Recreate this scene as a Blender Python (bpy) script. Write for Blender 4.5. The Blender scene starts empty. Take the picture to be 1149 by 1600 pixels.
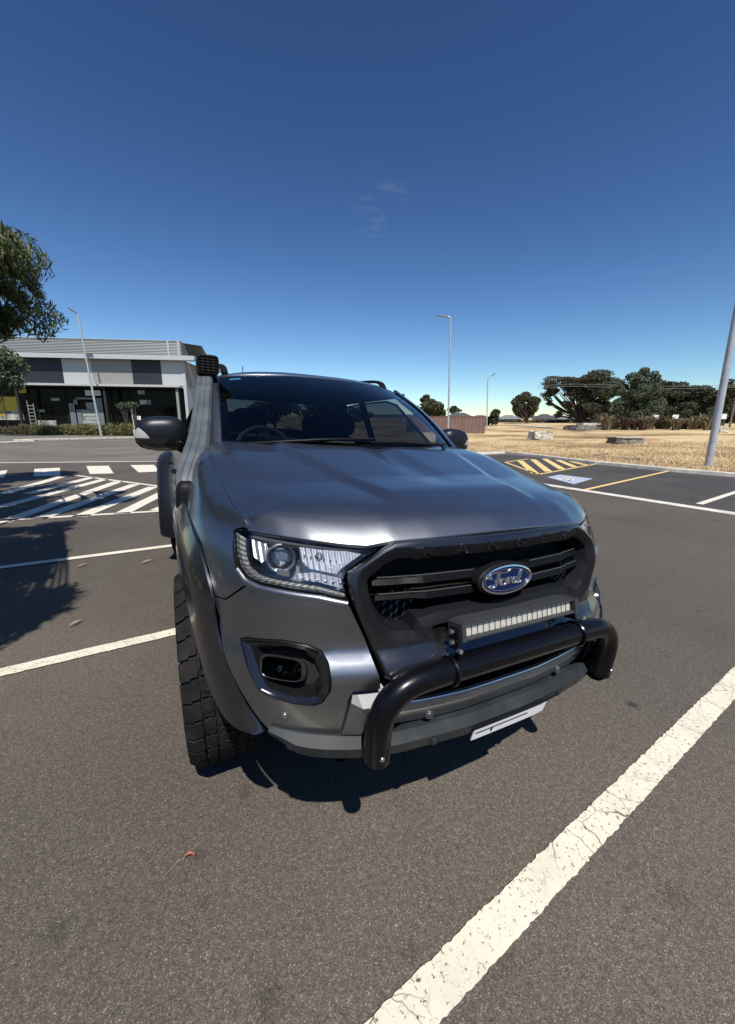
import bpy, bmesh, math, random
import numpy as np
from mathutils import Vector, Matrix
from mathutils.geometry import delaunay_2d_cdt
random.seed(7); rng = np.random.default_rng(11)
SC = bpy.context.scene
C = SC.collection
rad = math.radians

# ------------------------------------------------------------------ camera
FPX = 595.446
CAM = np.array([-.8617, -1.6852, 1.4215])
YAW, PIT, ROL = rad(26.295), rad(-12.41), rad(.5)
_f = np.array([math.sin(YAW)*math.cos(PIT), math.cos(YAW)*math.cos(PIT), math.sin(PIT)])
_r0 = np.array([math.cos(YAW), -math.sin(YAW), 0]); _u0 = np.cross(_r0, _f)
_r = math.cos(ROL)*_r0+math.sin(ROL)*_u0; _u = -math.sin(ROL)*_r0+math.cos(ROL)*_u0
cd = bpy.data.cameras.new('camera'); cam = bpy.data.objects.new('camera', cd); C.objects.link(cam)
M = Matrix(((_r[0], _u[0], -_f[0], CAM[0]), (_r[1], _u[1], -_f[1], CAM[1]), (_r[2], _u[2], -_f[2], CAM[2]), (0, 0, 0, 1)))
cam.matrix_world = M
cd.sensor_fit = 'VERTICAL'; cd.sensor_height = 24; cd.lens = 24*FPX/1600
cd.clip_start = .05; cd.clip_end = 3000
SC.camera = cam

# ------------------------------------------------------------------ world, sun, exposure
SUN = np.array([-.14, -.61, 1.0]); SUN /= np.linalg.norm(SUN)
el = math.asin(SUN[2]); az = math.atan2(SUN[0], SUN[1])
w = bpy.data.worlds.new("World"); SC.world = w; w.use_nodes = True
nt = w.node_tree; nt.nodes.clear()
sky = nt.nodes.new('ShaderNodeTexSky'); sky.sky_type = 'NISHITA'; sky.sun_disc = False
sky.sun_elevation = el; sky.sun_rotation = az
sky.altitude = 800; sky.air_density = 1.25; sky.dust_density = .05; sky.ozone_density = 2.0
bg = nt.nodes.new('ShaderNodeBackground'); bg.inputs[1].default_value = .100
wo = nt.nodes.new('ShaderNodeOutputWorld')
gm = nt.nodes.new('ShaderNodeHueSaturation'); gm.inputs['Saturation'].default_value = 1.0
nt.links.new(sky.outputs[0], gm.inputs['Color']); ga = nt.nodes.new('ShaderNodeGamma'); ga.inputs[1].default_value = 1.62; nt.links.new(gm.outputs[0], ga.inputs[0])
sc_w = nt.nodes.new('ShaderNodeVectorMath'); sc_w.operation = 'MULTIPLY'; sc_w.inputs[1].default_value = (.288, .310, .325); nt.links.new(ga.outputs[0], sc_w.inputs[0]); 
# a faint wisp of high cloud
tcw = nt.nodes.new('ShaderNodeTexCoord'); cdir = Vector(_f+_r*(592-574.5)/FPX-_u*(322-800)/FPX).normalized()
dt = nt.nodes.new('ShaderNodeVectorMath'); dt.operation = 'DOT_PRODUCT'; dt.inputs[1].default_value = cdir; nt.links.new(tcw.outputs['Generated'], dt.inputs[0])
mr = nt.nodes.new('ShaderNodeMapRange'); mr.interpolation_type = 'SMOOTHSTEP'; mr.inputs[1].default_value = math.cos(rad(4.2)); mr.inputs[2].default_value = math.cos(rad(.5)); nt.links.new(dt.outputs['Value'], mr.inputs[0])
mpg = nt.nodes.new('ShaderNodeMapping'); mpg.inputs['Scale'].default_value = (5, 5, 22); nt.links.new(tcw.outputs['Generated'], mpg.inputs[0])
nz = nt.nodes.new('ShaderNodeTexNoise'); nz.inputs['Scale'].default_value = 2.2; nz.inputs['Detail'].default_value = 7; nz.inputs['Roughness'].default_value = .62; nt.links.new(mpg.outputs[0], nz.inputs['Vector'])
nr = nt.nodes.new('ShaderNodeMapRange'); nr.inputs[1].default_value = .5; nr.inputs[2].default_value = .75; nr.inputs[4].default_value = .20; nt.links.new(nz.outputs[0], nr.inputs[0])
mm = nt.nodes.new('ShaderNodeMath'); mm.operation = 'MULTIPLY'; nt.links.new(mr.outputs[0], mm.inputs[0]); nt.links.new(nr.outputs[0], mm.inputs[1])
cmx = nt.nodes.new('ShaderNodeMix'); cmx.data_type = 'RGBA'; nt.links.new(mm.outputs[0], cmx.inputs[0]); nt.links.new(sc_w.outputs[0], cmx.inputs[6]); cmx.inputs[7].default_value = (3.6, 4.3, 5.2, 1)
nt.links.new(cmx.outputs[2], bg.inputs[0]); nt.links.new(bg.outputs[0], wo.inputs[0])
sl = bpy.data.lights.new('sun', 'SUN'); sl.energy = 5.0; sl.angle = rad(.53); sl.color = (1, .95, .88)
so = bpy.data.objects.new('sun', sl); C.objects.link(so)
so.rotation_euler = Vector(SUN).to_track_quat('Z', 'Y').to_euler()
SC.view_settings.view_transform = 'Standard'; SC.view_settings.look = 'None'
SC.view_settings.exposure = 0.27; SC.view_settings.gamma = 1; SC.view_settings.use_curve_mapping = False
SC.cycles.max_bounces = 8; SC.cycles.transparent_max_bounces = 16

# ------------------------------------------------------------------ points on the ground / at a distance, from photo pixels
def ray(px, py): return _f+_r*(px-574.5)/FPX-_u*(py-800)/FPX
def gp(px, py, z=0.):
    d = ray(px, py); t = (z-CAM[2])/d[2]; return CAM+d*t
def dp(px, py, D):
    d = ray(px, py); return CAM+d*(D/math.hypot(d[0], d[1]))

# ------------------------------------------------------------------ materials
def mat(name, base=(.5, .5, .5), rough=.6, metal=0., coat=0., spec=.5, bump=None, var=None, emis=None, trans=0., alpha=1.):
    m = bpy.data.materials.new(name); m.use_nodes = True; t = m.node_tree; b = t.nodes['Principled BSDF']
    b.inputs['Base Color'].default_value = (*base, 1); b.inputs['Roughness'].default_value = rough
    b.inputs['Metallic'].default_value = metal; b.inputs['Coat Weight'].default_value = coat
    b.inputs['Coat Roughness'].default_value = .03; b.inputs['Specular IOR Level'].default_value = spec
    b.inputs['Transmission Weight'].default_value = trans
    tc = t.nodes.new('ShaderNodeTexCoord')
    if var:   # (scale, color2, lo, hi)
        n = t.nodes.new('ShaderNodeTexNoise'); n.inputs['Scale'].default_value = var[0]; n.inputs['Detail'].default_value = 6
        t.links.new(tc.outputs['Object'], n.inputs['Vector'])
        r = t.nodes.new('ShaderNodeValToRGB'); r.color_ramp.elements[0].position = var[2]; r.color_ramp.elements[1].position = var[3]
        r.color_ramp.elements[0].color = (*base, 1); r.color_ramp.elements[1].color = (*var[1], 1)
        t.links.new(n.outputs[0], r.inputs[0]); t.links.new(r.outputs[0], b.inputs['Base Color'])
    if bump:  # (scale, strength, distance)
        n = t.nodes.new('ShaderNodeTexNoise'); n.inputs['Scale'].default_value = bump[0]; n.inputs['Detail'].default_value = 4
        t.links.new(tc.outputs['Object'], n.inputs['Vector'])
        bp = t.nodes.new('ShaderNodeBump'); bp.inputs['Strength'].default_value = bump[1]; bp.inputs['Distance'].default_value = bump[2]
        t.links.new(n.outputs[0], bp.inputs['Height']); t.links.new(bp.outputs[0], b.inputs['Normal'])
    return m

def N(t, ty, **k):
    n = t.nodes.new(ty)
    for a, v in k.items():
        if a in n.inputs: n.inputs[a].default_value = v
        else: setattr(n, a, v)
    return n
def ramp(t, src, stops):
    r = t.nodes.new('ShaderNodeValToRGB'); e = r.color_ramp.elements
    while len(e) < len(stops): e.new(.5)
    for q, (p, c) in zip(e, stops): q.position = p; q.color = (*c, 1) if len(c) == 3 else c
    t.links.new(src, r.inputs[0]); return r
def mixc(t, fac, a, b, mode='MIX'):
    m = t.nodes.new('ShaderNodeMix'); m.data_type = 'RGBA'; m.blend_type = mode
    for i, v in ((0, fac), (6, a), (7, b)):
        if hasattr(v, 'links') or hasattr(v, 'is_linked'): t.links.new(v, m.inputs[i])
        else: m.inputs[i].default_value = v if i == 0 else (*v, 1)
    return m.outputs[2]

def asphalt_color(t, pos, tint=(1, 1, 1)):
    v = N(t, 'ShaderNodeTexVoronoi', Scale=380.); t.links.new(pos, v.inputs['Vector'])
    sp = N(t, 'ShaderNodeSeparateColor'); t.links.new(v.outputs['Color'], sp.inputs[0])
    r = ramp(t, sp.outputs[0], [(0, (.050*tint[0], .043*tint[1], .035*tint[2])), (.45, (.083*tint[0], .071*tint[1], .058*tint[2])), (.93, (.125*tint[0], .108*tint[1], .089*tint[2])), (1., (.25, .228, .20))])
    n1 = N(t, 'ShaderNodeTexNoise', Scale=.35, Detail=5.); t.links.new(pos, n1.inputs['Vector'])
    r1 = ramp(t, n1.outputs[0], [(.3, (.78, .78, .79)), (.7, (1.14, 1.13, 1.12))])
    c = mixc(t, 1., r.outputs[0], r1.outputs[0], 'MULTIPLY')
    n2 = N(t, 'ShaderNodeTexNoise', Scale=3.2, Detail=6., Roughness=.7); t.links.new(pos, n2.inputs['Vector'])
    r2 = ramp(t, n2.outputs[0], [(.25, (.72, .72, .74)), (.42, (1, 1, 1)), (.8, (1.08, 1.07, 1.05))])
    c = mixc(t, .8, c, r2.outputs[0], 'MULTIPLY')
    n3 = N(t, 'ShaderNodeTexNoise', Scale=60., Detail=3.); t.links.new(pos, n3.inputs['Vector'])
    r3 = ramp(t, n3.outputs[0], [(.3, (.75, .75, .75)), (.7, (1.22, 1.22, 1.22))])
    c = mixc(t, .8, c, r3.outputs[0], 'MULTIPLY')
    n4 = N(t, 'ShaderNodeTexNoise', Scale=1.1, Detail=2., Roughness=.5); t.links.new(pos, n4.inputs['Vector'])
    r4 = ramp(t, n4.outputs[0], [(.25, (.55, .55, .56)), (.34, (1, 1, 1))])
    c = mixc(t, .8, c, r4.outputs[0], 'MULTIPLY')
    n5 = N(t, 'ShaderNodeTexNoise', Scale=.22, Detail=3., Roughness=.55, Distortion=.6); t.links.new(pos, n5.inputs['Vector'])
    r5 = ramp(t, n5.outputs[0], [(.35, (.86, .86, .87)), (.5, (1, 1, 1)), (.65, (1.12, 1.11, 1.09))])
    c = mixc(t, 1., c, r5.outputs[0], 'MULTIPLY')
    vs = N(t, 'ShaderNodeTexVoronoi', Scale=2.3); t.links.new(pos, vs.inputs['Vector'])
    rs = ramp(t, vs.outputs['Distance'], [(.05, (.62, .61, .60)), (.085, (1, 1, 1))])
    c = mixc(t, .55, c, rs.outputs[0], 'MULTIPLY')
    for (sx, sy, rr_, kk_) in STAINS:
        dv = N(t, 'ShaderNodeVectorMath', operation='DISTANCE'); dv.inputs[1].default_value = (sx, sy, 0); wj = mixc(t, .12, pos, n3.outputs['Color'], 'ADD') if False else pos
        t.links.new(wj, dv.inputs[0]); md = N(t, 'ShaderNodeMath', operation='MULTIPLY_ADD'); t.links.new(n2.outputs[0], md.inputs[0]); md.inputs[1].default_value = rr_*1.6; t.links.new(dv.outputs['Value'], md.inputs[2])
        rd = N(t, 'ShaderNodeMapRange', interpolation_type='SMOOTHSTEP'); rd.inputs[1].default_value = rr_*.9; rd.inputs[2].default_value = rr_*2.1; rd.inputs[3].default_value = kk_; rd.inputs[4].default_value = 1.; t.links.new(md.outputs[0], rd.inputs[0])
        cb = N(t, 'ShaderNodeCombineColor'); [t.links.new(rd.outputs[0], cb.inputs[q]) for q in range(3)]
        c = mixc(t, 1., c, cb.outputs[0], 'MULTIPLY')
    return c, v
STAINS = [(*gp(988, 1101)[:2], .035, .35), (*gp(420, 1560)[:2], .06, .66), (*gp(90, 1455)[:2], .045, .72), (*gp(320, 1410)[:2], .03, .78), (*gp(385, 1235)[:2], .03, .75), (*gp(1050, 1400)[:2], .05, .8)]
def asphalt_mat(name, tint=(1, 1, 1)):
    m = bpy.data.materials.new(name); m.use_nodes = True; t = m.node_tree; b = t.nodes['Principled BSDF']
    g = N(t, 'ShaderNodeNewGeometry'); c, v = asphalt_color(t, g.outputs['Position'], tint)
    t.links.new(c, b.inputs['Base Color']); b.inputs['Roughness'].default_value = .85; b.inputs['Specular IOR Level'].default_value = .3
    bp = N(t, 'ShaderNodeBump', Strength=.45, Distance=.002); t.links.new(v.outputs['Distance'], bp.inputs['Height']); bp.invert = True
    t.links.new(bp.outputs[0], b.inputs['Normal'])
    return m
def paint_mat(name, col, wear=.5, crack=True):
    m = bpy.data.materials.new(name); m.use_nodes = True; t = m.node_tree; b = t.nodes['Principled BSDF']
    g = N(t, 'ShaderNodeNewGeometry'); P = g.outputs['Position']
    ac, v = asphalt_color(t, P)
    n = N(t, 'ShaderNodeTexNoise', Scale=5., Detail=8., Roughness=.7); t.links.new(P, n.inputs['Vector'])
    base = ramp(t, n.outputs[0], [(.3, tuple(x*.8 for x in col)), (.65, col)]).outputs[0]
    # pits where the aggregate shows
    n2 = N(t, 'ShaderNodeTexNoise', Scale=75., Detail=6., Roughness=.75); t.links.new(P, n2.inputs['Vector'])
    pit = ramp(t, n2.outputs[0], [(wear-.1, (1, 1, 1)), (wear-.03, (0, 0, 0))]).outputs[0]
    c = mixc(t, pit, base, ac)
    if crack:
        wn = N(t, 'ShaderNodeTexNoise', Scale=9., Detail=3.); t.links.new(P, wn.inputs['Vector'])
        wm = mixc(t, .06, P, wn.outputs['Color'], 'ADD')
        vc = N(t, 'ShaderNodeTexVoronoi', Scale=6.5, feature='DISTANCE_TO_EDGE'); t.links.new(wm, vc.inputs['Vector'])
        cr = ramp(t, vc.outputs['Distance'], [(.002, (1, 1, 1)), (.011, (0, 0, 0))]).outputs[0]
        cm = N(t, 'ShaderNodeTexNoise', Scale=2.2, Detail=2.); t.links.new(P, cm.inputs['Vector'])
        crm = ramp(t, cm.outputs[0], [(.42, (0, 0, 0)), (.55, (1, 1, 1))]).outputs[0]
        crf = mixc(t, 1., cr, crm, 'MULTIPLY')
        c = mixc(t, crf, c, (.07, .06, .05))
    t.links.new(c, b.inputs['Base Color']); b.inputs['Roughness'].default_value = .75
    bp = N(t, 'ShaderNodeBump', Strength=.4, Distance=.002); t.links.new(n2.outputs[0], bp.inputs['Height']); t.links.new(bp.outputs[0], b.inputs['Normal'])
    return m
def carpaint(name, base, rough=.36, metal=.8, dust=.25):
    m = bpy.data.materials.new(name); m.use_nodes = True; t = m.node_tree; b = t.nodes['Principled BSDF']
    tc = N(t, 'ShaderNodeTexCoord')
    n = N(t, 'ShaderNodeTexNoise', Scale=1100., Detail=1.); t.links.new(tc.outputs['Object'], n.inputs['Vector'])
    r = ramp(t, n.outputs[0], [(.35, tuple(x*.75 for x in base)), (.7, tuple(x*1.45 for x in base))]).outputs[0]
    n2 = N(t, 'ShaderNodeTexNoise', Scale=11., Detail=10., Roughness=.78); t.links.new(tc.outputs['Object'], n2.inputs['Vector'])
    d = ramp(t, n2.outputs[0], [(.45, (0, 0, 0)), (.8, (dust, dust, dust))]).outputs[0]
    c = mixc(t, d, r, (.20, .19, .175)); t.links.new(c, b.inputs['Base Color'])
    rr = N(t, 'ShaderNodeMapRange'); rr.inputs[3].default_value = .03; rr.inputs[4].default_value = .16
    t.links.new(n2.outputs[0], rr.inputs[0]); t.links.new(rr.outputs[0], b.inputs['Coat Roughness'])
    b.inputs['Metallic'].default_value = metal; b.inputs['Roughness'].default_value = rough
    b.inputs['Coat Weight'].default_value = .9; b.inputs['Coat IOR'].default_value = 1.5
    return m
def glass_mat(name, tint, refl=1.5, rough=.0):
    m = bpy.data.materials.new(name); m.use_nodes = True; t = m.node_tree; t.nodes.clear()
    o = N(t, 'ShaderNodeOutputMaterial'); tr = N(t, 'ShaderNodeBsdfTransparent'); tr.inputs[0].default_value = (*tint, 1)
    gl = N(t, 'ShaderNodeBsdfGlossy'); gl.inputs['Roughness'].default_value = rough
    fr = N(t, 'ShaderNodeFresnel'); fr.inputs['IOR'].default_value = refl
    mx = N(t, 'ShaderNodeMixShader'); t.links.new(fr.outputs[0], mx.inputs[0]); t.links.new(tr.outputs[0], mx.inputs[1]); t.links.new(gl.outputs[0], mx.inputs[2])
    t.links.new(mx.outputs[0], o.inputs[0]); return m
def field_mat():
    m = bpy.data.materials.new('dry grass'); m.use_nodes = True; t = m.node_tree; b = t.nodes['Principled BSDF']
    g = N(t, 'ShaderNodeNewGeometry'); P = g.outputs['Position']
    n = N(t, 'ShaderNodeTexNoise', Scale=.16, Detail=8., Roughness=.65); t.links.new(P, n.inputs['Vector'])
    c = ramp(t, n.outputs[0], [(.32, (.15, .095, .055)), (.43, (.36, .25, .14)), (.52, (.54, .41, .235)), (.70, (.68, .55, .34))]).outputs[0]
    n2 = N(t, 'ShaderNodeTexNoise', Scale=6., Detail=8., Roughness=.8); t.links.new(P, n2.inputs['Vector'])
    r2 = ramp(t, n2.outputs[0], [(.35, (.5, .46, .42)), (.6, (1.15, 1.15, 1.1))]).outputs[0]
    c = mixc(t, .85, c, r2, 'MULTIPLY'); t.links.new(c, b.inputs['Base Color']); b.inputs['Roughness'].default_value = .95
    b.inputs['Specular IOR Level'].default_value = .1
    bp = N(t, 'ShaderNodeBump', Strength=.8, Distance=.08); t.links.new(n2.outputs[0], bp.inputs['Height']); t.links.new(bp.outputs[0], b.inputs['Normal'])
    return m
def leaf_mat(name, a, bcol, tr=.25):
    m = bpy.data.materials.new(name); m.use_nodes = True; t = m.node_tree; b = t.nodes['Principled BSDF']
    g = N(t, 'ShaderNodeNewGeometry')
    try: src = g.outputs['Random Per Island']
    except Exception: src = g.outputs['Position']
    c = ramp(t, src, [(0, a), (1, bcol)]).outputs[0]
    t.links.new(c, b.inputs['Base Color']); b.inputs['Roughness'].default_value = .6; b.inputs['Specular IOR Level'].default_value = .3
    tl = N(t, 'ShaderNodeBsdfTranslucent'); t.links.new(c, tl.inputs[0]); mx = N(t, 'ShaderNodeMixShader'); mx.inputs[0].default_value = tr
    o = t.nodes['Material Output']; t.links.new(b.outputs[0], mx.inputs[1]); t.links.new(tl.outputs[0], mx.inputs[2]); t.links.new(mx.outputs[0], o.inputs[0])
    return m

m_asph = asphalt_mat('asphalt'); m_asph2 = asphalt_mat('road asphalt', (1.6, 1.68, 1.75))
m_asph3 = asphalt_mat('bay asphalt', (.62, .66, .74))
m_white = paint_mat('white road paint', (.68, .63, .50), .465)
m_whitef = paint_mat('white line paint', (.68, .64, .53), .42, False)
m_yel = paint_mat('yellow line paint', (.72, .52, .20), .42, False)
m_bluew = paint_mat('faded blue paint', (.38, .43, .54), .45, False)
m_conc = mat('concrete', (.46, .43, .38), .9, bump=(30, .3, .01), var=(4, (.66, .62, .55), .35, .65))
m_paint = carpaint('grey metallic paint', (.245, .256, .272), .36, 1., .16)
m_flare = carpaint('flare paint', (.060, .064, .072), .30, .9, .08)
m_framep = carpaint('dark grey grille paint', (.028, .029, .034), .36, .8, .06)
m_blackp = mat('satin black powder coat', (.003, .003, .0045), .27, spec=.28, bump=(900, .06, .001))
m_gloss = mat('gloss black', (.008, .008, .009), .12, coat=.6)
m_plastic = mat('grey textured plastic', (.014, .018, .021), .5, spec=.28, bump=(1400, .25, .001), var=(12, (.028, .033, .036), .4, .75))
m_snork = mat('weathered snorkel plastic', (.060, .072, .082), .45, bump=(900, .3, .001), var=(9, (.105, .12, .13), .4, .7))
m_dark = mat('dark plastic', (.008, .0085, .010),   .5, spec=.12, bump=(1200, .15, .001))
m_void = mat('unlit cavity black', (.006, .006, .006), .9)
m_mir = mat('mirror cap charcoal', (.009, .010, .015), .38, spec=.35)
m_chrome = mat('chrome', (.80, .81, .83), .16, 1.)
m_chromes = mat('satin chrome', (.75, .76, .78), .30, 1.)
m_refl = mat('lamp reflector', (.92, .93, .95), .33, .8)
_t = m_refl.node_tree; _w = N(_t, 'ShaderNodeTexWave', Scale=22., Distortion=1.2); _tc = N(_t, 'ShaderNodeTexCoord'); _t.links.new(_tc.outputs['Object'], _w.inputs['Vector'])
_b = N(_t, 'ShaderNodeBump', Strength=.55, Distance=.01); _t.links.new(_w.outputs['Fac'], _b.inputs['Height']); _t.links.new(_b.outputs[0], _t.nodes['Principled BSDF'].inputs['Normal'])
m_house = mat('lamp inner bezel', (.46, .465, .47), .38, .8)
m_silver = mat('silver trim', (.12, .125, .13), .5, .6)
m_lampdark = mat('lamp housing', (.02, .02, .023), .25)
m_drl = mat('indicator strip plastic', (.17, .17, .165), .35, .4, bump=(260, .6, .004))
m_lens = glass_mat('headlight lens', (.93, .94, .95), 1.35)
m_wind = glass_mat('windscreen glass', (.30, .34, .38), 1.47)
m_tint = glass_mat('tinted side glass', (.16, .18, .20), 1.5)
m_tintr = glass_mat('privacy rear glass', (.10, .12, .13), 1.5)
m_bulb = glass_mat('projector glass', (.8, .85, .9), 1.9)
m_rubber = mat('tyre rubber', (.007, .007, .007), .8, spec=.2, bump=(300, .25, .002), var=(14, (.019, .018, .017), .4, .75))
m_rim = mat('alloy rim', (.05, .05, .055), .3, .8)
m_blue = mat('badge blue enamel', (.003, .011, .050), .35, spec=.25)
m_seat = mat('seat fabric', (.02, .02, .022), .9)
m_plate = mat('white plate', (.80, .81, .82), .4)
m_led = mat('light bar reflector', (.92, .90, .78), .32, .35, bump=(160, .6, .003))
m_fin = mat('light bar aluminium', (.05, .052, .056), .5, .3, bump=(700, .5, .002))
m_bolt = mat('bolt steel', (.45, .45, .45), .3, .9)
m_stick = mat('blue sticker', (.03, .16, .32), .5)

# ------------------------------------------------------------------ object helpers
TILT = rad(1.835); _ct, _st = math.cos(TILT), math.sin(TILT)
def b2w(p):
    p = np.array(p, float); k = min(1, max(0, (p[1]-.7)/2.1)); q = min(1, max(0, (p[2]-1.15)/.25)); p[0] *= 1+.085*k*k*(3-2*k)*(1-q)
    return (p[0]*_ct+p[2]*_st, p[1], -p[0]*_st+p[2]*_ct)
def smooth_by_angle(me, ang=35):
    for p in me.polygons: p.use_smooth = True
    if hasattr(me, 'set_sharp_from_angle'): me.set_sharp_from_angle(angle=rad(ang))
def mk(name, V, F, m, parent=None, body=False, smooth=True, ang=35, recalc=False, loc=None):
    me = bpy.data.meshes.new(name)
    V = [tuple(map(float, v)) for v in V]
    if body: V = [b2w(v) for v in V]
    me.from_pydata(V, [], F); me.validate()
    if recalc:
        bm = bmesh.new(); bm.from_mesh(me); bmesh.ops.remove_doubles(bm, verts=bm.verts, dist=1e-5); bmesh.ops.recalc_face_normals(bm, faces=bm.faces); bm.to_mesh(me); bm.free()
    if m is not None: me.materials.append(m)
    if smooth: smooth_by_angle(me, ang)
    me.update()
    o = bpy.data.objects.new(name, me); C.objects.link(o)
    if parent is not None: o.parent = parent
    if loc is not None: o.location = loc
    return o
def tag(o, label=None, cat=None, group=None, kind=None):
    if label: o['label'] = label
    if cat: o['category'] = cat
    if group: o['group'] = group
    if kind: o['kind'] = kind
    return o
def empty(name, label, cat, loc=(0, 0, 0), group=None):
    o = bpy.data.objects.new(name, None); C.objects.link(o); o.location = loc; return tag(o, label, cat, group)
class MB:
    def __init__(s): s.V = []; s.F = []
    def add(s, V, F):
        b = len(s.V); s.V += [tuple(v) for v in V]; s.F += [tuple(i+b for i in f) for f in F]; return s
    def box(s, x0, x1, y0, y1, z0, z1):
        V = [(x, y, z) for x in (x0, x1) for y in (y0, y1) for z in (z0, z1)]
        return s.add(V, [(0, 1, 3, 2), (4, 6, 7, 5), (0, 4, 5, 1), (2, 3, 7, 6), (0, 2, 6, 4), (1, 5, 7, 3)])
    def tube(s, pts, r, n=10, cap=True):
        pts = [np.array(p, float) for p in pts]; rs = r if isinstance(r, (list, tuple)) else [r]*len(pts)
        V = []; F = []; prev = None
        for i, p in enumerate(pts):
            t = pts[min(i+1, len(pts)-1)]-pts[max(i-1, 0)]; t = t/(np.linalg.norm(t)+1e-9)
            if prev is None:
                a = np.array([0, 0, 1.]) if abs(t[2]) < .9 else np.array([1., 0, 0])
                x = np.cross(t, a)
            else: x = prev-t*(prev@t)
            x /= np.linalg.norm(x)+1e-9; y = np.cross(t, x); prev = x
            for k in range(n):
                th = 2*math.pi*k/n; V.append(p+rs[i]*(x*math.cos(th)+y*math.sin(th)))
        for i in range(len(pts)-1):
            for k in range(n): F.append((i*n+k, i*n+(k+1) % n, (i+1)*n+(k+1) % n, (i+1)*n+k))
        if cap: F.append(tuple(range(n))[::-1]); F.append(tuple(range((len(pts)-1)*n, len(pts)*n)))
        return s.add(V, F)
    def loft(s, rings, cap=True, closed=True):
        n = len(rings[0]); V = [p for r in rings for p in r]; F = []
        for i in range(len(rings)-1):
            for k in range(n if closed else n-1): F.append((i*n+k, i*n+(k+1) % n, (i+1)*n+(k+1) % n, (i+1)*n+k))
        if cap and closed: F.append(tuple(range(n))[::-1]); F.append(tuple(range((len(rings)-1)*n, len(rings)*n)))
        return s.add(V, F)
    def ellipsoid(s, c, r, nu=16, nv=10, p=1., frame=None):
        V = []; F = []
        sg = lambda v: math.copysign(abs(v)**p, v)
        for j in range(nv+1):
            ph = -math.pi/2+math.pi*j/nv
            for i in range(nu):
                th = 2*math.pi*i/nu
                v = np.array([r[0]*sg(math.cos(ph))*sg(math.cos(th)), r[1]*sg(math.cos(ph))*sg(math.sin(th)), r[2]*sg(math.sin(ph))])
                if frame is not None: v = frame@v
                V.append(np.array(c)+v)
        for j in range(nv):
            for i in range(nu): F.append((j*nu+i, j*nu+(i+1) % nu, (j+1)*nu+(i+1) % nu, (j+1)*nu+i))
        return s.add(V, F)
    def build(s, name, m, parent=None, body=False, **k): return mk(name, s.V, s.F, m, parent, body, **k)
def mirror(V): return [(-v[0], v[1], v[2]) for v in V]
def flip(F): return [tuple(reversed(f)) for f in F]
def bez(P, n=8):   # Catmull-Rom through points
    P = [np.array(p, float) for p in P]; Q = [2*P[0]-P[1]]+P+[2*P[-1]-P[-2]]; out = []
    for i in range(1, len(Q)-2):
        for k in range(n):
            t = k/n; a, b, c, d = Q[i-1], Q[i], Q[i+1], Q[i+2]
            out.append(.5*((2*b)+(-a+c)*t+(2*a-5*b+4*c-d)*t*t+(-a+3*b-3*c+d)*t**3))
    out.append(P[-1]); return out

# ------------------------------------------------------------------ car body surface S(u, z)
YC = -.05
def _tab(T, sm=.012):
    z = np.arange(.3, 1.5, .005); v = np.interp(z, [a for a, b in T], [b for a, b in T])
    k = np.exp(-.5*(np.arange(-12, 13)*.005/sm)**2); k /= k.sum()
    return z, np.convolve(np.pad(v, 12, 'edge'), k, 'valid')
TXT = _tab([(.4, .90), (.6, .92), (.8, .925), (.95, .915), (1.05, .90), (1.15, .87), (1.3, .86)])
TBT = _tab([(.40,.86),(.5,.895),(.60,.908),(.66,.917),(.745,.919),(.775,.902),(.805,.872),(.86,.870),(.95,.875),(1.08,.842),(1.15,.80),(1.2,.71)])
TNT = _tab([(.4,3.1),(.6,3.1),(.78,2.95),(.92,2.8),(1.1,2.55)])
_cache = {}
def curve(z):
    k = round(z*200)
    if k in _cache: return _cache[k]
    zz = k/200; X = np.interp(zz, *TXT); Bc = np.interp(zz, *TBT)+YC; n = np.interp(zz, *TNT)
    th = np.concatenate([np.linspace(0, .25, 10)**2*4*.25, np.linspace(.27, math.pi/2-.2, 70), math.pi/2-np.linspace(.19, 0, 30)**1.6*(.19/.19**1.6)])
    th = np.unique(np.clip(th, 0, math.pi/2))
    x = X*np.sin(th)**(2/n); y = YC-Bc*np.cos(th).clip(0, 1)**(2/n)
    s = np.concatenate([[0], np.cumsum(np.hypot(np.diff(x), np.diff(y)))])
    _cache[k] = (s/s[-1], x, y, X); return _cache[k]
def _S(u, z):
    a = abs(u)
    def at(zz):
        s, x, y, X = curve(zz)
        if a <= 1: return np.array([np.interp(a, s, x), np.interp(a, s, y)])
        return np.array([X, YC+(a-1)])
    k = math.floor(z*200)/200; f = (z-k)*200
    p = at(k+1e-6)*(1-f)+at(k+.005+1e-6)*f
    return np.array([math.copysign(p[0], u) if u else 0., p[1], z])
def S(u, z, off=0.):
    p = _S(u, z)
    if off:
        e = .004; n = np.cross(_S(u+e, z)-_S(u-e, z), _S(u, z+e)-_S(u, z-e)); n /= np.linalg.norm(n); p = p+n*off
    return p
def uz(x, y, z):
    s, X, Y, XX = curve(z)
    if y > YC: return math.copysign(1+(y-YC), x), z
    Pt = np.stack([X, Y], 1); q = np.array([abs(x), y]); a = Pt[:-1]; d = Pt[1:]-a
    t = np.clip(((q-a)*d).sum(1)/((d*d).sum(1)+1e-12), 0, 1); D = ((a+d*t[:, None]-q)**2).sum(1); i = int(D.argmin())
    return math.copysign(s[i]+(s[i+1]-s[i])*t[i], x), z
def UZ(L): return [uz(*p) for p in L]

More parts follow.
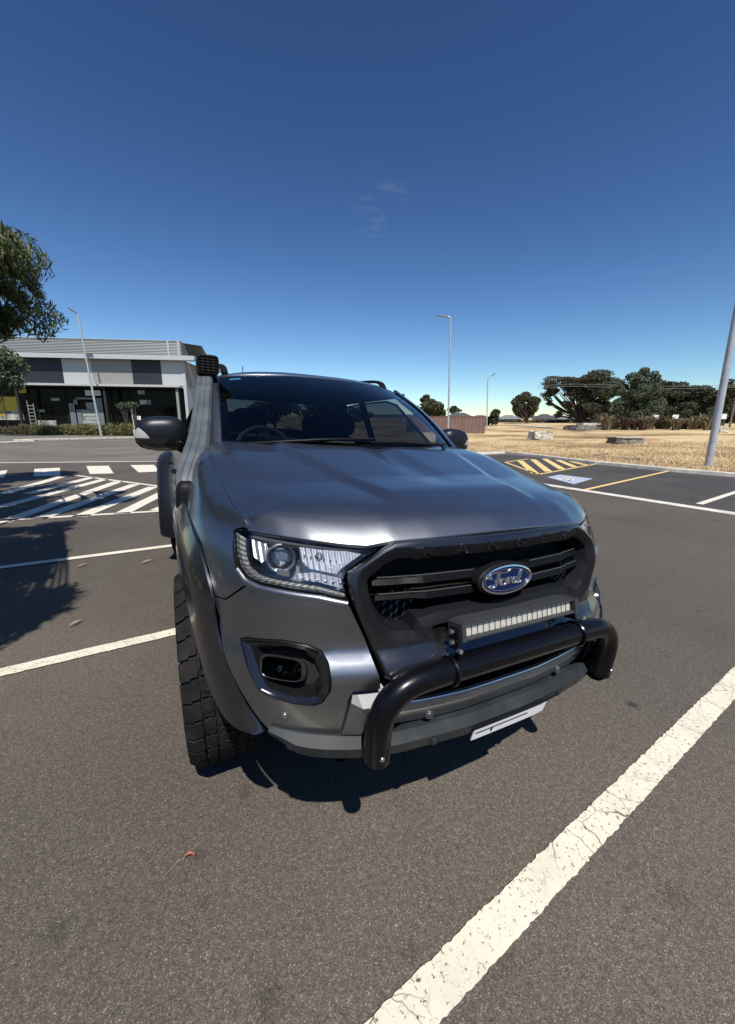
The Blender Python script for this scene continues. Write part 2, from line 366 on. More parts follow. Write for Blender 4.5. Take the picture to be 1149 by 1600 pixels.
def inpoly(P, x, y):
    c = False; j = len(P)-1
    for i in range(len(P)):
        if (P[i][1] > y) != (P[j][1] > y) and x < (P[j][0]-P[i][0])*(y-P[i][1])/(P[j][1]-P[i][1])+P[i][0]: c = not c
        j = i
    return c
def resample(P, sp, closed=True):
    out = []; n = len(P)
    for i in range(n if closed else n-1):
        a = np.array(P[i][:2], float); b = np.array(P[(i+1) % n][:2], float); k = max(1, int(math.ceil(np.linalg.norm(b-a)/sp)))
        for j in range(k): out.append(tuple(a+(b-a)*j/k))
    if not closed: out.append(tuple(P[-1][:2]))
    return out
def panel(name, outline, fn, m, parent, holes=(), sp=.02, rim=.02, rimh=None, body=True, smooth_outline=0, ang=40):
    """surface patch: fn(a, b, depth) -> xyz; outline and holes in (a, b)"""
    loops = [resample(outline, sp)]+[resample(h, sp) for h in holes]
    P = []; E = []; lid = []
    for L in loops:
        b = len(P); P += L; E += [(b+i, b+(i+1) % len(L)) for i in range(len(L))]; lid.append((b, len(L)))
    A = np.array(P); x0, y0 = A.min(0); x1, y1 = A.max(0)
    gx = np.arange(x0+sp/2, x1, sp); gy = np.arange(y0+sp/2, y1, sp)
    for x in gx:
        for y in gy:
            if not inpoly(loops[0], x, y) or any(inpoly(h, x, y) for h in loops[1:]): continue
            if ((A-[x, y])**2).sum(1).min() < (sp*.45)**2: continue
            P.append((x, y))
    r = delaunay_2d_cdt([Vector(p) for p in P], E, [], 0, 1e-7)
    V2 = r[0]; F2 = r[2]; F = []
    for f in F2:
        cx = sum(V2[i][0] for i in f)/len(f); cy = sum(V2[i][1] for i in f)/len(f)
        if inpoly(loops[0], cx, cy) and not any(inpoly(h, cx, cy) for h in loops[1:]): F.append(tuple(f))
    V = [np.array(fn(v[0], v[1], 0.)) for v in V2]
    # consistent orientation: outward = away from truck centre (towards fn depth<0)
    f = F[len(F)//2]; n = np.cross(V[f[1]]-V[f[0]], V[f[2]]-V[f[0]]); q = V2[f[0]]; o = np.array(fn(q[0], q[1], 0.))-np.array(fn(q[0], q[1], .01))
    if n@o < 0: F = flip(F)
    # rims
    for li, L in enumerate(loops):
        dep = rim if li == 0 else (rimh if rimh is not None else rim)
        if dep <= 0: continue
        b = len(V); k = len(L)
        top = [np.array(fn(p[0], p[1], 0.)) for p in L]; bot = [np.array(fn(p[0], p[1], dep)) for p in L]
        V += top+bot
        ar = sum(L[i][0]*L[(i+1) % k][1]-L[(i+1) % k][0]*L[i][1] for i in range(k))
        q = [(b+i, b+(i+1) % k, b+k+(i+1) % k, b+k+i) for i in range(k)]
        F += q
    used = set(i for f in F for i in f)
    mp = {}; VV = []
    for i in sorted(used): mp[i] = len(VV); VV.append(V[i])
    F = [tuple(mp[i] for i in f) for f in F]
    return mk(name, VV, F, m, parent, body, ang=ang)
def Sfn(off=0.): return lambda a, b, d: S(a, b, off-d)
def both(fnbuild):
    for sg in (-1, 1): fnbuild(sg)
def sgn(L, sg): return [(abs(p[0])*sg if sg > 0 else -abs(p[0]), *p[1:]) for p in L]
def sweepS(name, prof, us, m, parent, zlift=lambda u: 0., **k):
    """sweep an open profile [(off, z)] along the body surface, capped"""
    rings = []
    for u in us: rings.append([S(u, .62+zlift(u), 0.)*[1, 1, 0]+(S(u, .62, o)-S(u, .62, 0))*[1, 1, 0]+np.array([0, 0, z+zlift(u)]) for o, z in prof])
    b = MB(); b.loft(rings, cap=True); return b.build(name, m, parent, body=True, **k)

# =================================================================== SETTING
def sheet(name, pts, z, m, **k):
    o = mk(name, [(p[0], p[1], z) for p in pts], [tuple(range(len(pts)))], m, smooth=False)
    bm = bmesh.new(); bm.from_mesh(o.data); bmesh.ops.recalc_face_normals(bm, faces=bm.faces)
    for f in bm.faces:
        if f.normal.z < 0: f.normal_flip()
    bm.to_mesh(o.data); bm.free(); return tag(o, kind='structure')
sheet('asphalt_ground', [(-700, -300), (900, -300), (900, 1200), (-700, 1200)], 0, m_asph)
# road beyond the marked crossing (paler seal)
a, b_ = gp(-300, 726), gp(250, 720.5); dd = (b_-a)/np.linalg.norm(b_-a); nn = np.array([-dd[1], dd[0], 0])
sheet('road', [a-dd*60, a+dd*19, a+dd*17+nn*60, a-dd*60+nn*60], .004, m_asph2)

def line(name, p, q, wd_, m, z=.008, ragged=False, lab=None):
    p = np.array(p)[:2]; q = np.array(q)[:2]; d = (q-p); L = np.linalg.norm(d); d /= L; n = np.array([-d[1], d[0]])*wd_/2
    k = max(1, int(L/.012)) if ragged else 1
    V = []; F = []
    for i in range(k+1):
        wob = .002*math.sin(i*.31)+.0015*math.sin(i*.83+1) if ragged else 0; c = p+d*L*i/k+n*wob*8; j1, j2 = (rng.normal(0, .0014, 2) if ragged else (0, 0))
        V += [(*(c-n*(1+j1/wd_*2)), z), (*(c+n*(1+j2/wd_*2)), z)]
    F = [(2*i, 2*i+2, 2*i+3, 2*i+1) for i in range(k)]
    o = mk(name, V, F, m, smooth=False); return tag(o, kind='structure')
# near line, photo lower right
p0 = (gp(570, 1600)+gp(690, 1600))/2; p1 = (gp(1149, 1043)+gp(1149, 1091))/2
dd = (p1-p0)/np.linalg.norm(p1-p0)
line('bay_line', p0-dd*1.2, p1+dd*3, .099, m_white, ragged=True)
line('bay_line', gp(-250, 1111), gp(279, 990)+np.array([.9, .1, 0]), .10, m_white, ragged=True)
line('bay_line', gp(-200, 913), gp(265, 856)+np.array([1.2, .14, 0]), .10, m_whitef)
line('crossing_line', gp(-260, 829), gp(285, 797), .12, m_whitef)
line('crossing_line', gp(118, 743), gp(290, 765.5), .12, m_whitef)
line('crossing_line', gp(-260, 726), gp(290, 720.5), .24, m_whitef)
# diagonal hatch stripes between the two lines
hb = [(123, 803.5), (187, 799), (245, 796)]
stripes = [((100, 744), (4, 772)), ((143, 746.5), (44, 772)), ((165, 749), (0, 793)), ((186, 752.5), (0, 818)), ((212, 757), (60, 811)), ((240, 761), (124, 808)), ((262, 767), (190, 803)), ((275, 785), (245, 798))]
for (a, b) in stripes:
    A = gp(*a); B = gp(*b); d = (B-A)[:2]; d /= np.linalg.norm(d)
    line('crossing_stripe', A, B, .24, m_whitef)
for q in ([(135, 728.5), (170, 728), (178, 740), (141, 741)], [(204, 727), (241, 726.5), (250, 737), (217, 738.5)], [(54, 733), (94, 731), (95, 743), (53, 745)], [(0, 736), (12, 735), (7, 747), (-20, 748)]):
    sheet('crossing_block', [gp(*p) for p in q], .008, m_whitef)
# bays to the right
bay = [gp(888, 763), gp(1149, 803), gp(1400, 842), gp(1400, 770), gp(1149, 746), gp(1048, 738), gp(930, 726), gp(840, 715), gp(790, 710), gp(735, 716), gp(700, 730)]
sheet('parking_bay', bay, .004, m_asph3)
line('drain_strip', gp(840, 755.5), gp(1420, 845), .30, m_conc)
line('bay_line', gp(915, 765.5), gp(1046.7, 735.8), .11, m_yel)
line('bay_line', gp(1092.8, 788), gp(1175, 761), .12, m_whitef)
sheet('accessible_bay_panel', [gp(854.9, 745.8), gp(874.8, 742), gp(927, 748.3), gp(897, 757)], .008, m_bluew)
# accessible symbol (white figure in a wheelchair), laid flat on the panel
P00, P10, P11, P01 = gp(897, 757), gp(854.9, 745.8), gp(874.8, 742), gp(927, 748.3)
def onp(s, t): return (P00*(1-s)+P10*s)*(1-t)+(P01*(1-s)+P11*s)*t
sy = MB()
def stroke(pts, wid):
    for (a, b) in zip(pts, pts[1:]):
        A = onp(*a)[:2]; Bq = onp(*b)[:2]; d = Bq-A; d /= np.linalg.norm(d)+1e-9; n = np.array([-d[1], d[0]])*wid/2
        sy.add([(*(A-n), .012), (*(Bq-n), .012), (*(Bq+n), .012), (*(A+n), .012)], [(0, 1, 2, 3)])
stroke([(.62, .82), (.62, .74)], .16); stroke([(.62, .72), (.60, .46), (.40, .44), (.34, .24), (.27, .26)], .1); stroke([(.61, .6), (.42, .6)], .09)
stroke([(.50+.2*math.cos(t), .34+.2*math.sin(t)) for t in np.linspace(2.0, 6.0, 12)], .09)
tag(sy.build('accessible_symbol', m_whitef, smooth=False), kind='structure')
# yellow hatch
line('bay_line', gp(790, 722.5), gp(842, 741.5), .11, m_yel); line('bay_line', gp(842, 741.5), gp(936, 724.3), .11, m_yel)
line('bay_line', gp(790, 722.5), gp(826, 717), .11, m_yel)
for a, b in (((812.8, 720), (836.6, 740)), ((833, 718), (857.5, 737.2)), ((851, 717), (879, 733.5)), ((872, 719), (899, 730)), ((893, 721.5), (917, 727))):
    line('hatch_stripe', gp(*a), gp(*b), .26, m_yel)

# kerbs: segments along the right
def kerb(pts, wdt=.16, h=.13, m=m_conc, name='kerb'):
    root = None
    for (a, b) in zip(pts, pts[1:]):
        a = np.array(a, float)[:2]; b = np.array(b, float)[:2]; L = np.linalg.norm(b-a); d = (b-a)/L; n = np.array([-d[1], d[0]])
        k = max(1, int(L/1.2))
        for i in range(k):
            s = a+d*(L*i/k+.006); e = a+d*(L*(i+1)/k-.006); bb = MB()
            prof = [(0, 0), (.015, h*.82), (.04, h), (wdt, h), (wdt, -.02)]
            bb.loft([[(*(q+n*o), z) for o, z in prof] for q in (s, e)])
            tag(bb.build(name, m, smooth=False, recalc=True), kind='structure')
KP = [gp(700, 723), gp(742, 711), gp(790, 708.5), gp(838, 714), gp(928, 725), gp(1048, 737), gp(1149, 745.5), gp(1330, 762)]
kerb(KP)
# flat concrete apron behind the kerb corner
# dry field, rising gently away from the kerb
FN = []
KPX = [np.array([14.5, 70]), np.array([14., 22.])]+[k[:2] for k in KP[1:]]+[np.array([KP[-1][0]+12, KP[-1][1]-22]), np.array([KP[-1][0]+25, KP[-1][1]-60])]
def fz(x, y):
    D = math.hypot(x+.86, y+1.68)
    return .11+.0013*max(0, D-16)**1.0*0+max(0, D-24)*.034+(.9*max(0, min(1, (D-90)/60)))*0
rows = []; NF = 40
B0 = []
for a, b in zip(KPX, KPX[1:]):
    k = max(1, int(np.linalg.norm(b-a)/1.5))
    for i in range(k): B0.append(a+(b-a)*i/k)
B0.append(KPX[-1])
V = []; F = []
for i, p in enumerate(B0):
    d = p-CAM[:2]; D0 = np.linalg.norm(d); d /= D0
    for j in range(NF+1):
        D = D0+.12+(260)*(j/NF)**2.2
        q = CAM[:2]+d*D; z = fz(*q)+(rng.normal(0, .02)*min(1, D/40) if j else 0)
        V.append((q[0], q[1], max(z, .1)))
for i in range(len(B0)-1):
    for j in range(NF): a = i*(NF+1)+j; F.append((a, a+1, a+NF+2, a+NF+1))
m_field = field_mat()
fo = mk('dry_field', V, F, m_field, recalc=True); tag(fo, kind='structure')
def fp(px, py):    # point on the field seen at a photo pixel
    d = ray(px, py); lo, hi = 8., 400.; h = math.hypot(d[0], d[1])
    for _ in range(50):
        mi = (lo+hi)/2; q = CAM+d*(mi/h)
        if q[2] < fz(q[0], q[1]): hi = mi
        else: lo = mi
    return CAM+d*(lo/h)
# dry tufts along the near part of the field (uncountable)
m_straw = leaf_mat('straw', (.40, .29, .15), (.78, .62, .38), .3)
tb = []; tf = []
cnt = 0
while cnt < 9000:
    px = rng.uniform(690, 1180); py = rng.uniform(690, 745)
    d = ray(px, py); q = fp(px, py); D = math.hypot(q[0]-CAM[0], q[1]-CAM[1])
    # keep it outside the kerb
    if D > 70: cnt += 1; continue
    th = math.atan2(q[1]-CAM[1], q[0]-CAM[0]); kd = 1e9
    for a, b in zip(KPX, KPX[1:]):
        ta = math.atan2(a[1]-CAM[1], a[0]-CAM[0]); t2 = math.atan2(b[1]-CAM[1], b[0]-CAM[0])
        if min(ta, t2) <= th <= max(ta, t2):
            dx, dy = math.cos(th), math.sin(th); e = b-a; den = dx*e[1]-dy*e[0]
            r0 = a-CAM[:2]; kd = (r0[0]*e[1]-r0[1]*e[0])/den; break
    cnt += 1
    if D < kd+.35: continue
    hgt = rng.uniform(.04, .16); base = len(tb)
    for _ in range(2):
        a = rng.uniform(0, 6.28); wdt = rng.uniform(.01, .03); o = rng.uniform(-.1, .1, 2); l = rng.uniform(-.1, .1, 2); base = len(tb)
        tb += [(q[0]+o[0]-wdt*math.cos(a), q[1]+o[1]-wdt*math.sin(a), fz(*q[:2])-.02), (q[0]+o[0]+wdt*math.cos(a), q[1]+o[1]+wdt*math.sin(a), fz(*q[:2])-.02), (q[0]+o[0]+l[0], q[1]+o[1]+l[1], fz(*q[:2])+hgt)]
        tf.append((base, base+1, base+2))
tag(mk('dry_grass', tb, tf, m_straw, smooth=False), 'dry straw coloured grass tufts standing on the vacant field', 'grass', kind='stuff')
m_bar = mat('matt grille bar', (.005, .005, .006), .4, spec=.08)
def inset(P, d):
    out = []; n = len(P); ar = sum(P[i][0]*P[(i+1) % n][1]-P[(i+1) % n][0]*P[i][1] for i in range(n)); sgn_ = 1 if ar > 0 else -1
    for i in range(n):
        a, b, c = np.array(P[i-1][:2], float), np.array(P[i][:2], float), np.array(P[(i+1) % n][:2], float)
        e1 = b-a; e2 = c-b; e1 /= np.linalg.norm(e1)+1e-12; e2 /= np.linalg.norm(e2)+1e-12
        nn_ = np.array([-e1[1]-e2[1], e1[0]+e2[0]])*sgn_; l = np.linalg.norm(nn_); nn_ = nn_/l if l > 1e-6 else nn_; k = d/max(.5, math.sqrt(max(.01, (1+e1@e2)/2)))
        out.append(tuple(b+nn_*k))
    return out
# =================================================================== THE TRUCK
T = empty('pickup_truck', 'grey dual cab pickup with black nudge bar, snorkel and light bar parked across bays', 'pickup truck')
CY = [(-.84, 1.078), (-.824, 1.098), (-.81, 1.112), (-.79, 1.129), (-.77, 1.143), (-.74, 1.158), (-.70, 1.171), (-.66, 1.180), (-.60, 1.189), (-.5, 1.201), (-.4, 1.213), (-.2, 1.254), (0, 1.298), (.15, 1.322), (.32, 1.338), (.5, 1.35)]
_cy = np.arange(-.9, .55, .005); _cz = np.convolve(np.pad(np.interp(_cy, *zip(*CY)), 4, 'edge'), np.array([0, 1, 2, 4, 6, 4, 2, 1, 0])/20, 'valid')
EX = [(0, -.830), (.25, -.820), (.38, -.803), (.45, -.788), (.516, -.759), (.594, -.712), (.662, -.656), (.715, -.600), (.738, -.566), (.80, -.46)]
EDGE = [(.775, .30, 1.318), (.776, .05, 1.280), (.772, -.147, 1.222), (.764, -.30, 1.182), (.754, -.42, 1.153), (.743, -.51, 1.130), (.736, -.562, 1.112)]
EDG = bez(EDGE, 6)
def sst(a, b, x): t = min(1, max(0, (x-a)/(b-a))); return t*t*(3-2*t)
def Hd(x, y):
    ax = abs(x); e = np.interp(ax, *zip(*EX))-EX[0][1]
    q_ = y-e; yy = y-e*(1-sst(-.75, -.25, q_)*.8)
    z = np.interp(yy, _cy, _cz)
    z += np.interp(ax, [0, .38, .45, .52, .6, .66, .72], [.008, .0, -.010, -.006, .002, .006, .008])*(1-sst(-.80, -.66, q_))
    # raised centre panel with soft creases, narrowing to the front
    wc = .30+.20*sst(-.75, .2, y)
    z += .016*(1-sst(wc-.035, wc+.012, ax))*sst(-.74, -.55, y)*(1-.5*sst(.1, .3, y))
    z -= .010*sst(.12, 0, ax)*sst(-.6, -.2, y)
    z += .006*math.cos(min(ax/.8, 1)*math.pi/2)*1
    # side roll
    ex = np.interp(y, [q[1] for q in EDG[::-1]], [q[0] for q in EDG[::-1]]) if y < .3 else .775
    ez = np.interp(y, [q[1] for q in EDG[::-1]], [q[2] for q in EDG[::-1]]) if y < .3 else 1.318
    t = min(1, max(0, (ax-(ex-.14))/.14))
    if t > 0: z = z+(ez-z)*(t**3.2*(1-sst(-.50, -.57, y)))
    return z
RW = [(.0, .055), (.2, .065), (.40, .12), (.55, .20), (.66, .27), (.70, .300), (.775, .300)]
def hw(y): return float(np.interp(y, [q[1] for q in EDG[::-1]], [q[0] for q in EDG[::-1]]))-.002
hv = []; ns, ntt = 90, 84
for i in range(ns+1):
    s_ = -1+2*i/ns; s_ = math.copysign(abs(s_)**.9, s_); xf_ = .733*s_; yf_ = float(np.interp(abs(xf_), *zip(*EX)))+.006; yr_ = float(np.interp(abs(s_)*.775, *zip(*RW)))
    for j in range(ntt+1):
        y = yf_+(yr_-yf_)*(j/ntt)**1.5; x = s_*hw(y); hv.append((x, y, Hd(x, y)))
hf = [(i*(ntt+1)+j, (i+1)*(ntt+1)+j, (i+1)*(ntt+1)+j+1, i*(ntt+1)+j+1) for i in range(ns) for j in range(ntt)]
loop = [i*(ntt+1) for i in range(ns+1)]+[ns*(ntt+1)+j for j in range(1, ntt+1)]+[i*(ntt+1)+ntt for i in range(ns-1, -1, -1)]+[j for j in range(ntt-1, 0, -1)]
nb_ = len(hv); hv += [(hv[k][0]*.997, hv[k][1]+.003, hv[k][2]-.010) for k in loop]; nl = len(loop)
hf += [(loop[k], nb_+k, nb_+(k+1) % nl, loop[(k+1) % nl]) for k in range(nl)]
mk('hood', hv, hf, m_paint, T, True, ang=60)
# cowl under the windscreen base
co = MB()
co.loft([[(x, y-.02, Hd(x, min(y-.02, .3))-.022), (x, y+.16, 1.315), (x, y+.16, 1.25), (x, y-.02, 1.2)] for x, y in [(-.77, .33), (-.66, .27), (-.4, .13), (0, .07), (.4, .13), (.66, .27), (.77, .33)]])
co.build('cowl', m_dark, T, True)

# fender: S below, rolling over to the hood edge
EU = sorted([(uz(x, y, z-.06)[0], x, y, z) for x, y, z in EDG])
def fend(u, z, d):
    a = abs(u); us = [e[0] for e in EU]
    ex, ey, ez = (np.interp(a, us, [e[k] for e in EU]) for k in (1, 2, 3))
    p = S(a, min(z, 1.29), 0.)
    t = min(1, max(0, (z-(ez-.14))/.14))
    if t > 0:
        k = 1-math.sqrt(max(0., 1-t**2)); q = S(a, min(ez, 1.29), 0)
        p = np.array([p[0]+(ex-q[0])*k, p[1]+(ey-q[1])*k*.9, z])
    n = np.array([p[0], min(p[1], 0)*1.0, 0]); n /= np.linalg.norm(n)
    p = p-n*d
    return np.array([math.copysign(p[0], u), p[1], p[2]])
ARCH = [(0.8765, -0.2173, 1.0921), (0.8606, -0.4013, 1.0422), (0.8409, -0.5019, 0.9728), (0.8316, -0.5488, 0.9106)]
fo_ = UZ([(0.7358, -0.5701, 1.1073), (0.7475, -0.5537, 1.1089), (0.7692, -0.5303, 1.1000), (0.7780, -0.5654, 1.0504), (0.7749, -0.5927, 1.0089), (0.7575, -0.6280, 0.9836), (0.7445, -0.6470, 0.9753), (0.8059, -0.5924, 0.9102), (0.8317, -0.5498, 0.9069)])
fo_ += [uz(*p) for p in ARCH[::-1][1:]]
fo_ += [(1+.05-YC-.0, 1.115), (1.25, 1.10), (1.45, 1.02), (1.58, .88), (1.64, .70), (1.66, .50), (1.82, .50), (1.82, 1.30)]
fo_ += [(e[0], e[3]) for e in EU[::-1]]
def bf(sg): panel('fender', inset([(sg*a, b) for a, b in fo_], .0022), fend, m_paint, T, sp=.022, rim=.02, ang=50)
both(bf)

# front bumper skin with fog recess
FOG = UZ([(0.7801, -0.6518, 0.8129), (0.7627, -0.6697, 0.8219), (0.6804, -0.7405, 0.8321), (0.6204, -0.7790, 0.8259), (0.5847, -0.7990, 0.8099), (0.5697, -0.8155, 0.7834), (0.5678, -0.8348, 0.7468), (0.5708, -0.8392, 0.7153), (0.5917, -0.8332, 0.6788), (0.6150, -0.8227, 0.6688), (0.6602, -0.7966, 0.6695), (0.7047, -0.7638, 0.6763), (0.7411, -0.7300, 0.6911), (0.7608, -0.7047, 0.7356)])
SEAM = [(0.8317, -0.5498, 0.9069), (0.8235, -0.5753, 0.8691), (0.8275, -0.5815, 0.8221), (0.8193, -0.6132, 0.7715), (0.8030, -0.6537, 0.7150), (0.7818, -0.6876, 0.6663), (0.7527, -0.7199, 0.6125), (0.7194, -0.7448, 0.5667)]
BUMP = UZ([(0.7446, -0.6477, 0.9736), (0.6589, -0.7251, 0.9702), (0.5858, -0.7723, 0.9641), (0.5190, -0.8082, 0.9465), (0.5085, -0.8145, 0.9300), (0.4719, -0.8362, 0.8423), (0.4434, -0.8744, 0.7477), (0.4407, -0.8812, 0.7107), (0.5144, -0.8609, 0.7096), (0.5261, -0.8589, 0.6869), (0.5428, -0.8453, 0.5662), (0.5965, -0.8226, 0.5620), (0.6599, -0.7868, 0.5536)]+SEAM[::-1]+[(0.8059, -0.5924, 0.9102)])
def bb_(sg):
    o = panel('front_bumper', inset([(sg*a, b) for a, b in BUMP], .002), Sfn(), m_paint, T, holes=[[(sg*a, b) for a, b in FOG]], sp=.018, rim=.03, rimh=.02, ang=50)
    ins = lambda k, c=(sum(p[0] for p in FOG)/len(FOG), sum(p[1] for p in FOG)/len(FOG)): [((p[0]-c[0])*k+c[0], (p[1]-c[1])*k+c[1]) for p in FOG]
    rg = [ins(.99), ins(.93), ins(.86), ins(.78), ins(.64)]; of = [-.004, .006, -.004, -.008, -.055]
    b = MB(); rr = [resample(r, .5) for r in rg]; b.loft([[S(sg*u, z, o) for u, z in r] for r, o in zip(rr, of)], cap=False)
    s = b.build('fog_light_surround', m_gloss, T, True, recalc=True, ang=30)
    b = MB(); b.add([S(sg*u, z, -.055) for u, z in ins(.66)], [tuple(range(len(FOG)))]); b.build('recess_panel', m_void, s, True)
    # lamp: rectangular body with lens, set towards the outer side
    cu, cz = UZ([(0.6906, -0.7597, 0.7573)])[0]; cu *= sg
    b = MB(); n = 20
    def rr_(k, off): return [S(cu+k*.043*math.copysign(abs(math.cos(t))**.5, math.cos(t)), cz+k*.031*math.copysign(abs(math.sin(t))**.5, math.sin(t)), off) for t in np.linspace(0, 2*math.pi, n, endpoint=False)]
    b.loft([rr_(1.1, -.055), rr_(1.1, -.018), rr_(1., -.012), rr_(.9, -.016), rr_(.75, -.05)], cap=False); f = b.build('fog_light', m_lampdark, T, True)
    b = MB(); b.add(rr_(.8, -.045), [tuple(range(n))]); b.build('reflector', m_gloss, f, True)
    c = S(cu, cz, -.035); b = MB(); b.ellipsoid(c, (.022, .016, .022)); b.build('projector', m_bulb, f, True)
    b = MB(); b.add(rr_(.95, -.014), [tuple(range(n))]); b.build('lens', m_tint, f, True)
both(bb_)

# wheel arch flares (front): loft between the edge on the body and the opening edge
FA = [(.918, -.10, .965), (.920, -.2, .945), (.914, -.30, .915), (.903, -.40, .868), (.882, -.49, .750), (.862, -.56, .650), (.832, -.63, .580), (.800, -.69, .562), (.758, -.735, .560)]
FBo = [(.888, -.10, 1.105), (0.8765, -0.2173, 1.0921), (0.8606, -0.4013, 1.0422), (0.8357, -0.5327, 0.9352), (0.8275, -0.5815, 0.8221), (0.8193, -0.6132, 0.7715), (0.8030, -0.6537, 0.7150), (0.7707, -0.7010, 0.6386), (0.7278, -0.7366, 0.5619)]
def flare(sg, y0=0., bx=0.):
    A = bez(FA, 5); Bq = bez(FBo, 5)
    rear = [(.931, .12, .965), (.930, .25, .925), (.925, .38, .83), (.92, .46, .70), (.92, .50, .55)]
    rearb = [(.888, .12, 1.105), (.888, .29, 1.06), (.888, .45, .94), (.89, .56, .78), (.90, .60, .55)]
    A = [np.array(p) for p in bez(rear, 4)[::-1]]+A; Bq = [np.array(p) for p in bez(rearb, 4)[::-1]]+Bq
    rings = []
    for a, b in zip(A, Bq):
        out = (np.array([1., 0, 0]) if a[1] > -.3 else np.array([.86, -.5, 0]))*(1-.72*sst(-.35, -.72, a[1]))
        mid = (a*.55+b*.45)+out*.018; q = b+out*.010; h = (a+b)/2+out*.024
        ring = [b+out*.001, q, (b*.72+a*.28)+out*.024, mid+out*.008, (a*.8+b*.2)+out*.017, a+out*.010, a-out*.004+np.array([0, 0, .004]), a-out*.06+np.array([0, .0, .01])]
        rings.append([(sg*(p[0]+bx), p[1]+y0, p[2]) for p in ring])
    b = MB(); b.loft(rings, closed=False, cap=False)
    if sg < 0: b.F = flip(b.F)
    return b.build('wheel_arch_flare', m_flare, T, True, ang=45)
both(flare)
def flr(sg):
    rings = []
    for t in np.linspace(-.25, math.pi+.25, 30):
        c, s_ = math.cos(t), math.sin(t)
        P = lambda r, x: (sg*(x+.035), 3.22-r*c, .44+r*1.02*s_)
        rings.append([P(.68, .86), P(.655, .915), P(.62, .965), P(.57, .988), P(.54, .985), P(.53, .84)])
    b = MB(); b.loft(rings, closed=False, cap=False)
    b.build('wheel_arch_flare', m_mir, T, True, ang=45, recalc=True)
both(flr)

# sides: doors, sill, bed
def side(name, y0, y1, z0, z1, m=m_paint, off=0.):
    def g(sg):
        panel(name, [(sg*(1+y0-YC), z0), (sg*(1+y1-YC), z0), (sg*(1+y1-YC), z1), (sg*(1+y0-YC), z1)], Sfn(off), m, T, sp=.08, rim=.02)
    both(g)
side('front_door', .78, 1.72, .50, 1.24); side('rear_door', 1.725, 2.46, .50, 1.24)
side('sill', .62, 2.60, .42, .495, m_dark, -.01)
def bed(sg):
    o = [(1+2.50-YC, .55), (1+2.58-YC, .55), (1+2.66-YC, .80), (1+2.85-YC, 1.02), (1+3.22-YC, 1.10), (1+3.59-YC, 1.02), (1+3.8-YC, .8), (1+3.86-YC, .55), (1+4.35-YC, .55), (1+4.35-YC, 1.28), (1+2.50-YC, 1.28)]
    panel('bed_side', [(sg*a, b) for a, b in o], Sfn(.0), m_paint, T, sp=.08, rim=.03)
both(bed)
b = MB(); b.box(-.88, .88, 4.30, 4.35, .55, 1.27); b.build('tailgate', m_paint, T, True)
b = MB(); b.box(-.84, .84, 2.52, 4.30, .78, .82); b.box(-.84, .84, 2.52, 2.56, .8, 1.22); b.build('cargo_bed', m_dark, T, True)
def hnd(sg):
    for y in (1.45, 2.25):
        b = MB(); b.tube(bez([(sg*.895, y, 1.06), (sg*.918, y+.03, 1.065), (sg*.92, y+.11, 1.065), (sg*.895, y+.17, 1.06)], 4), .011, 8); b.build('door_handle', m_dark, T, True)
both(hnd)
# underbody, arch liners
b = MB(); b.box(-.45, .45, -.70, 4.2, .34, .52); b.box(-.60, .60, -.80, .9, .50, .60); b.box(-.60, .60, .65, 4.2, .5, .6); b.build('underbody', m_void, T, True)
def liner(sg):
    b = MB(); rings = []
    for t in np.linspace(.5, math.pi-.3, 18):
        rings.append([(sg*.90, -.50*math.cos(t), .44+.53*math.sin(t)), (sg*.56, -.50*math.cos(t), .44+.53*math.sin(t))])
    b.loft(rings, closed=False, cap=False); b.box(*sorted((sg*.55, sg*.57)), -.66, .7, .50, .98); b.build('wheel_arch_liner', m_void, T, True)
    b = MB(); b.box(*sorted((sg*.70, sg*.94)), .50, .515, .17, .55); b.build('mud_flap', m_dark, T, True)
both(liner)

# ---- grille frame
FO = [(0, 1.102), *[(p[0], p[2]) for p in [(.244, 0, 1.101), (.339, 0, 1.100), (.38, 0, 1.096), (.41, 0, 1.085), (.512, 0, 1.024), (.514, 0, 1.005), (.512, 0, .968), (.502, 0, .936), (.464, 0, .839), (.434, 0, .745), (.376, 0, .712), (.2, 0, .704), (0, 0, .702)]]]
FI = [(0, 1.052), (.255, 1.053), (.318, 1.050), (.339, 1.056), (.373, 1.055), (.409, 1.042), (.455, 1.010), (.463, .998), (.462, .970), (.458, .944), (.442, .911), (.422, .876), (.393, .854), (.332, .848), (.319, .881), (.25, .892), (.12, .896), (0, .897)]
def xz2u(L):
    out = []
    for x, z in L:
        s, X, Y, XX = curve(z); out.append((float(np.interp(x, X, s)), z))
    return out
FOu = xz2u(FO); FIu = xz2u(FI)
sym = lambda L: L+[(-a, b) for a, b in L[::-1] if abs(a) > 1e-6]
slot = xz2u([(.045, .878), (.278, .871), (.278, .852), (.04, .856)])
def frame_off(a, b): return .0015+.019*min(1, max(0, (b-1.053)/.026))
XO, XI = resample(sym(FO), .02), resample(sym(FI), .02)
def xring(L, off): return [S(math.copysign(xz2u([(abs(x), z)])[0][0], x) if x else 0, z, off) for x, z in L]
O1, O2 = inset(XO, .007), inset(XO, .013)
I1 = inset(XI, -.026)
slot_x = [(.045, .872), (.278, .866), (.278, .846), (.04, .850)]
b = MB(); b.loft([xring(XO, -.02), xring(XO, .002), xring(inset(XO, .003), .012), xring(O1, .0195), xring(O2, .0205)], cap=False)
fr = b.build('grille_frame', m_framep, T, True, recalc=True, ang=45)
def frp(a, z, d): return S(math.copysign(xz2u([(abs(a), z)])[0][0], a) if a else 0., z, .0205-d)
panel('frame_face', O2, frp, m_framep, fr, holes=[I1, slot_x, [(-a, b_) for a, b_ in slot_x]], sp=.018, rim=0, rimh=.03, ang=45)
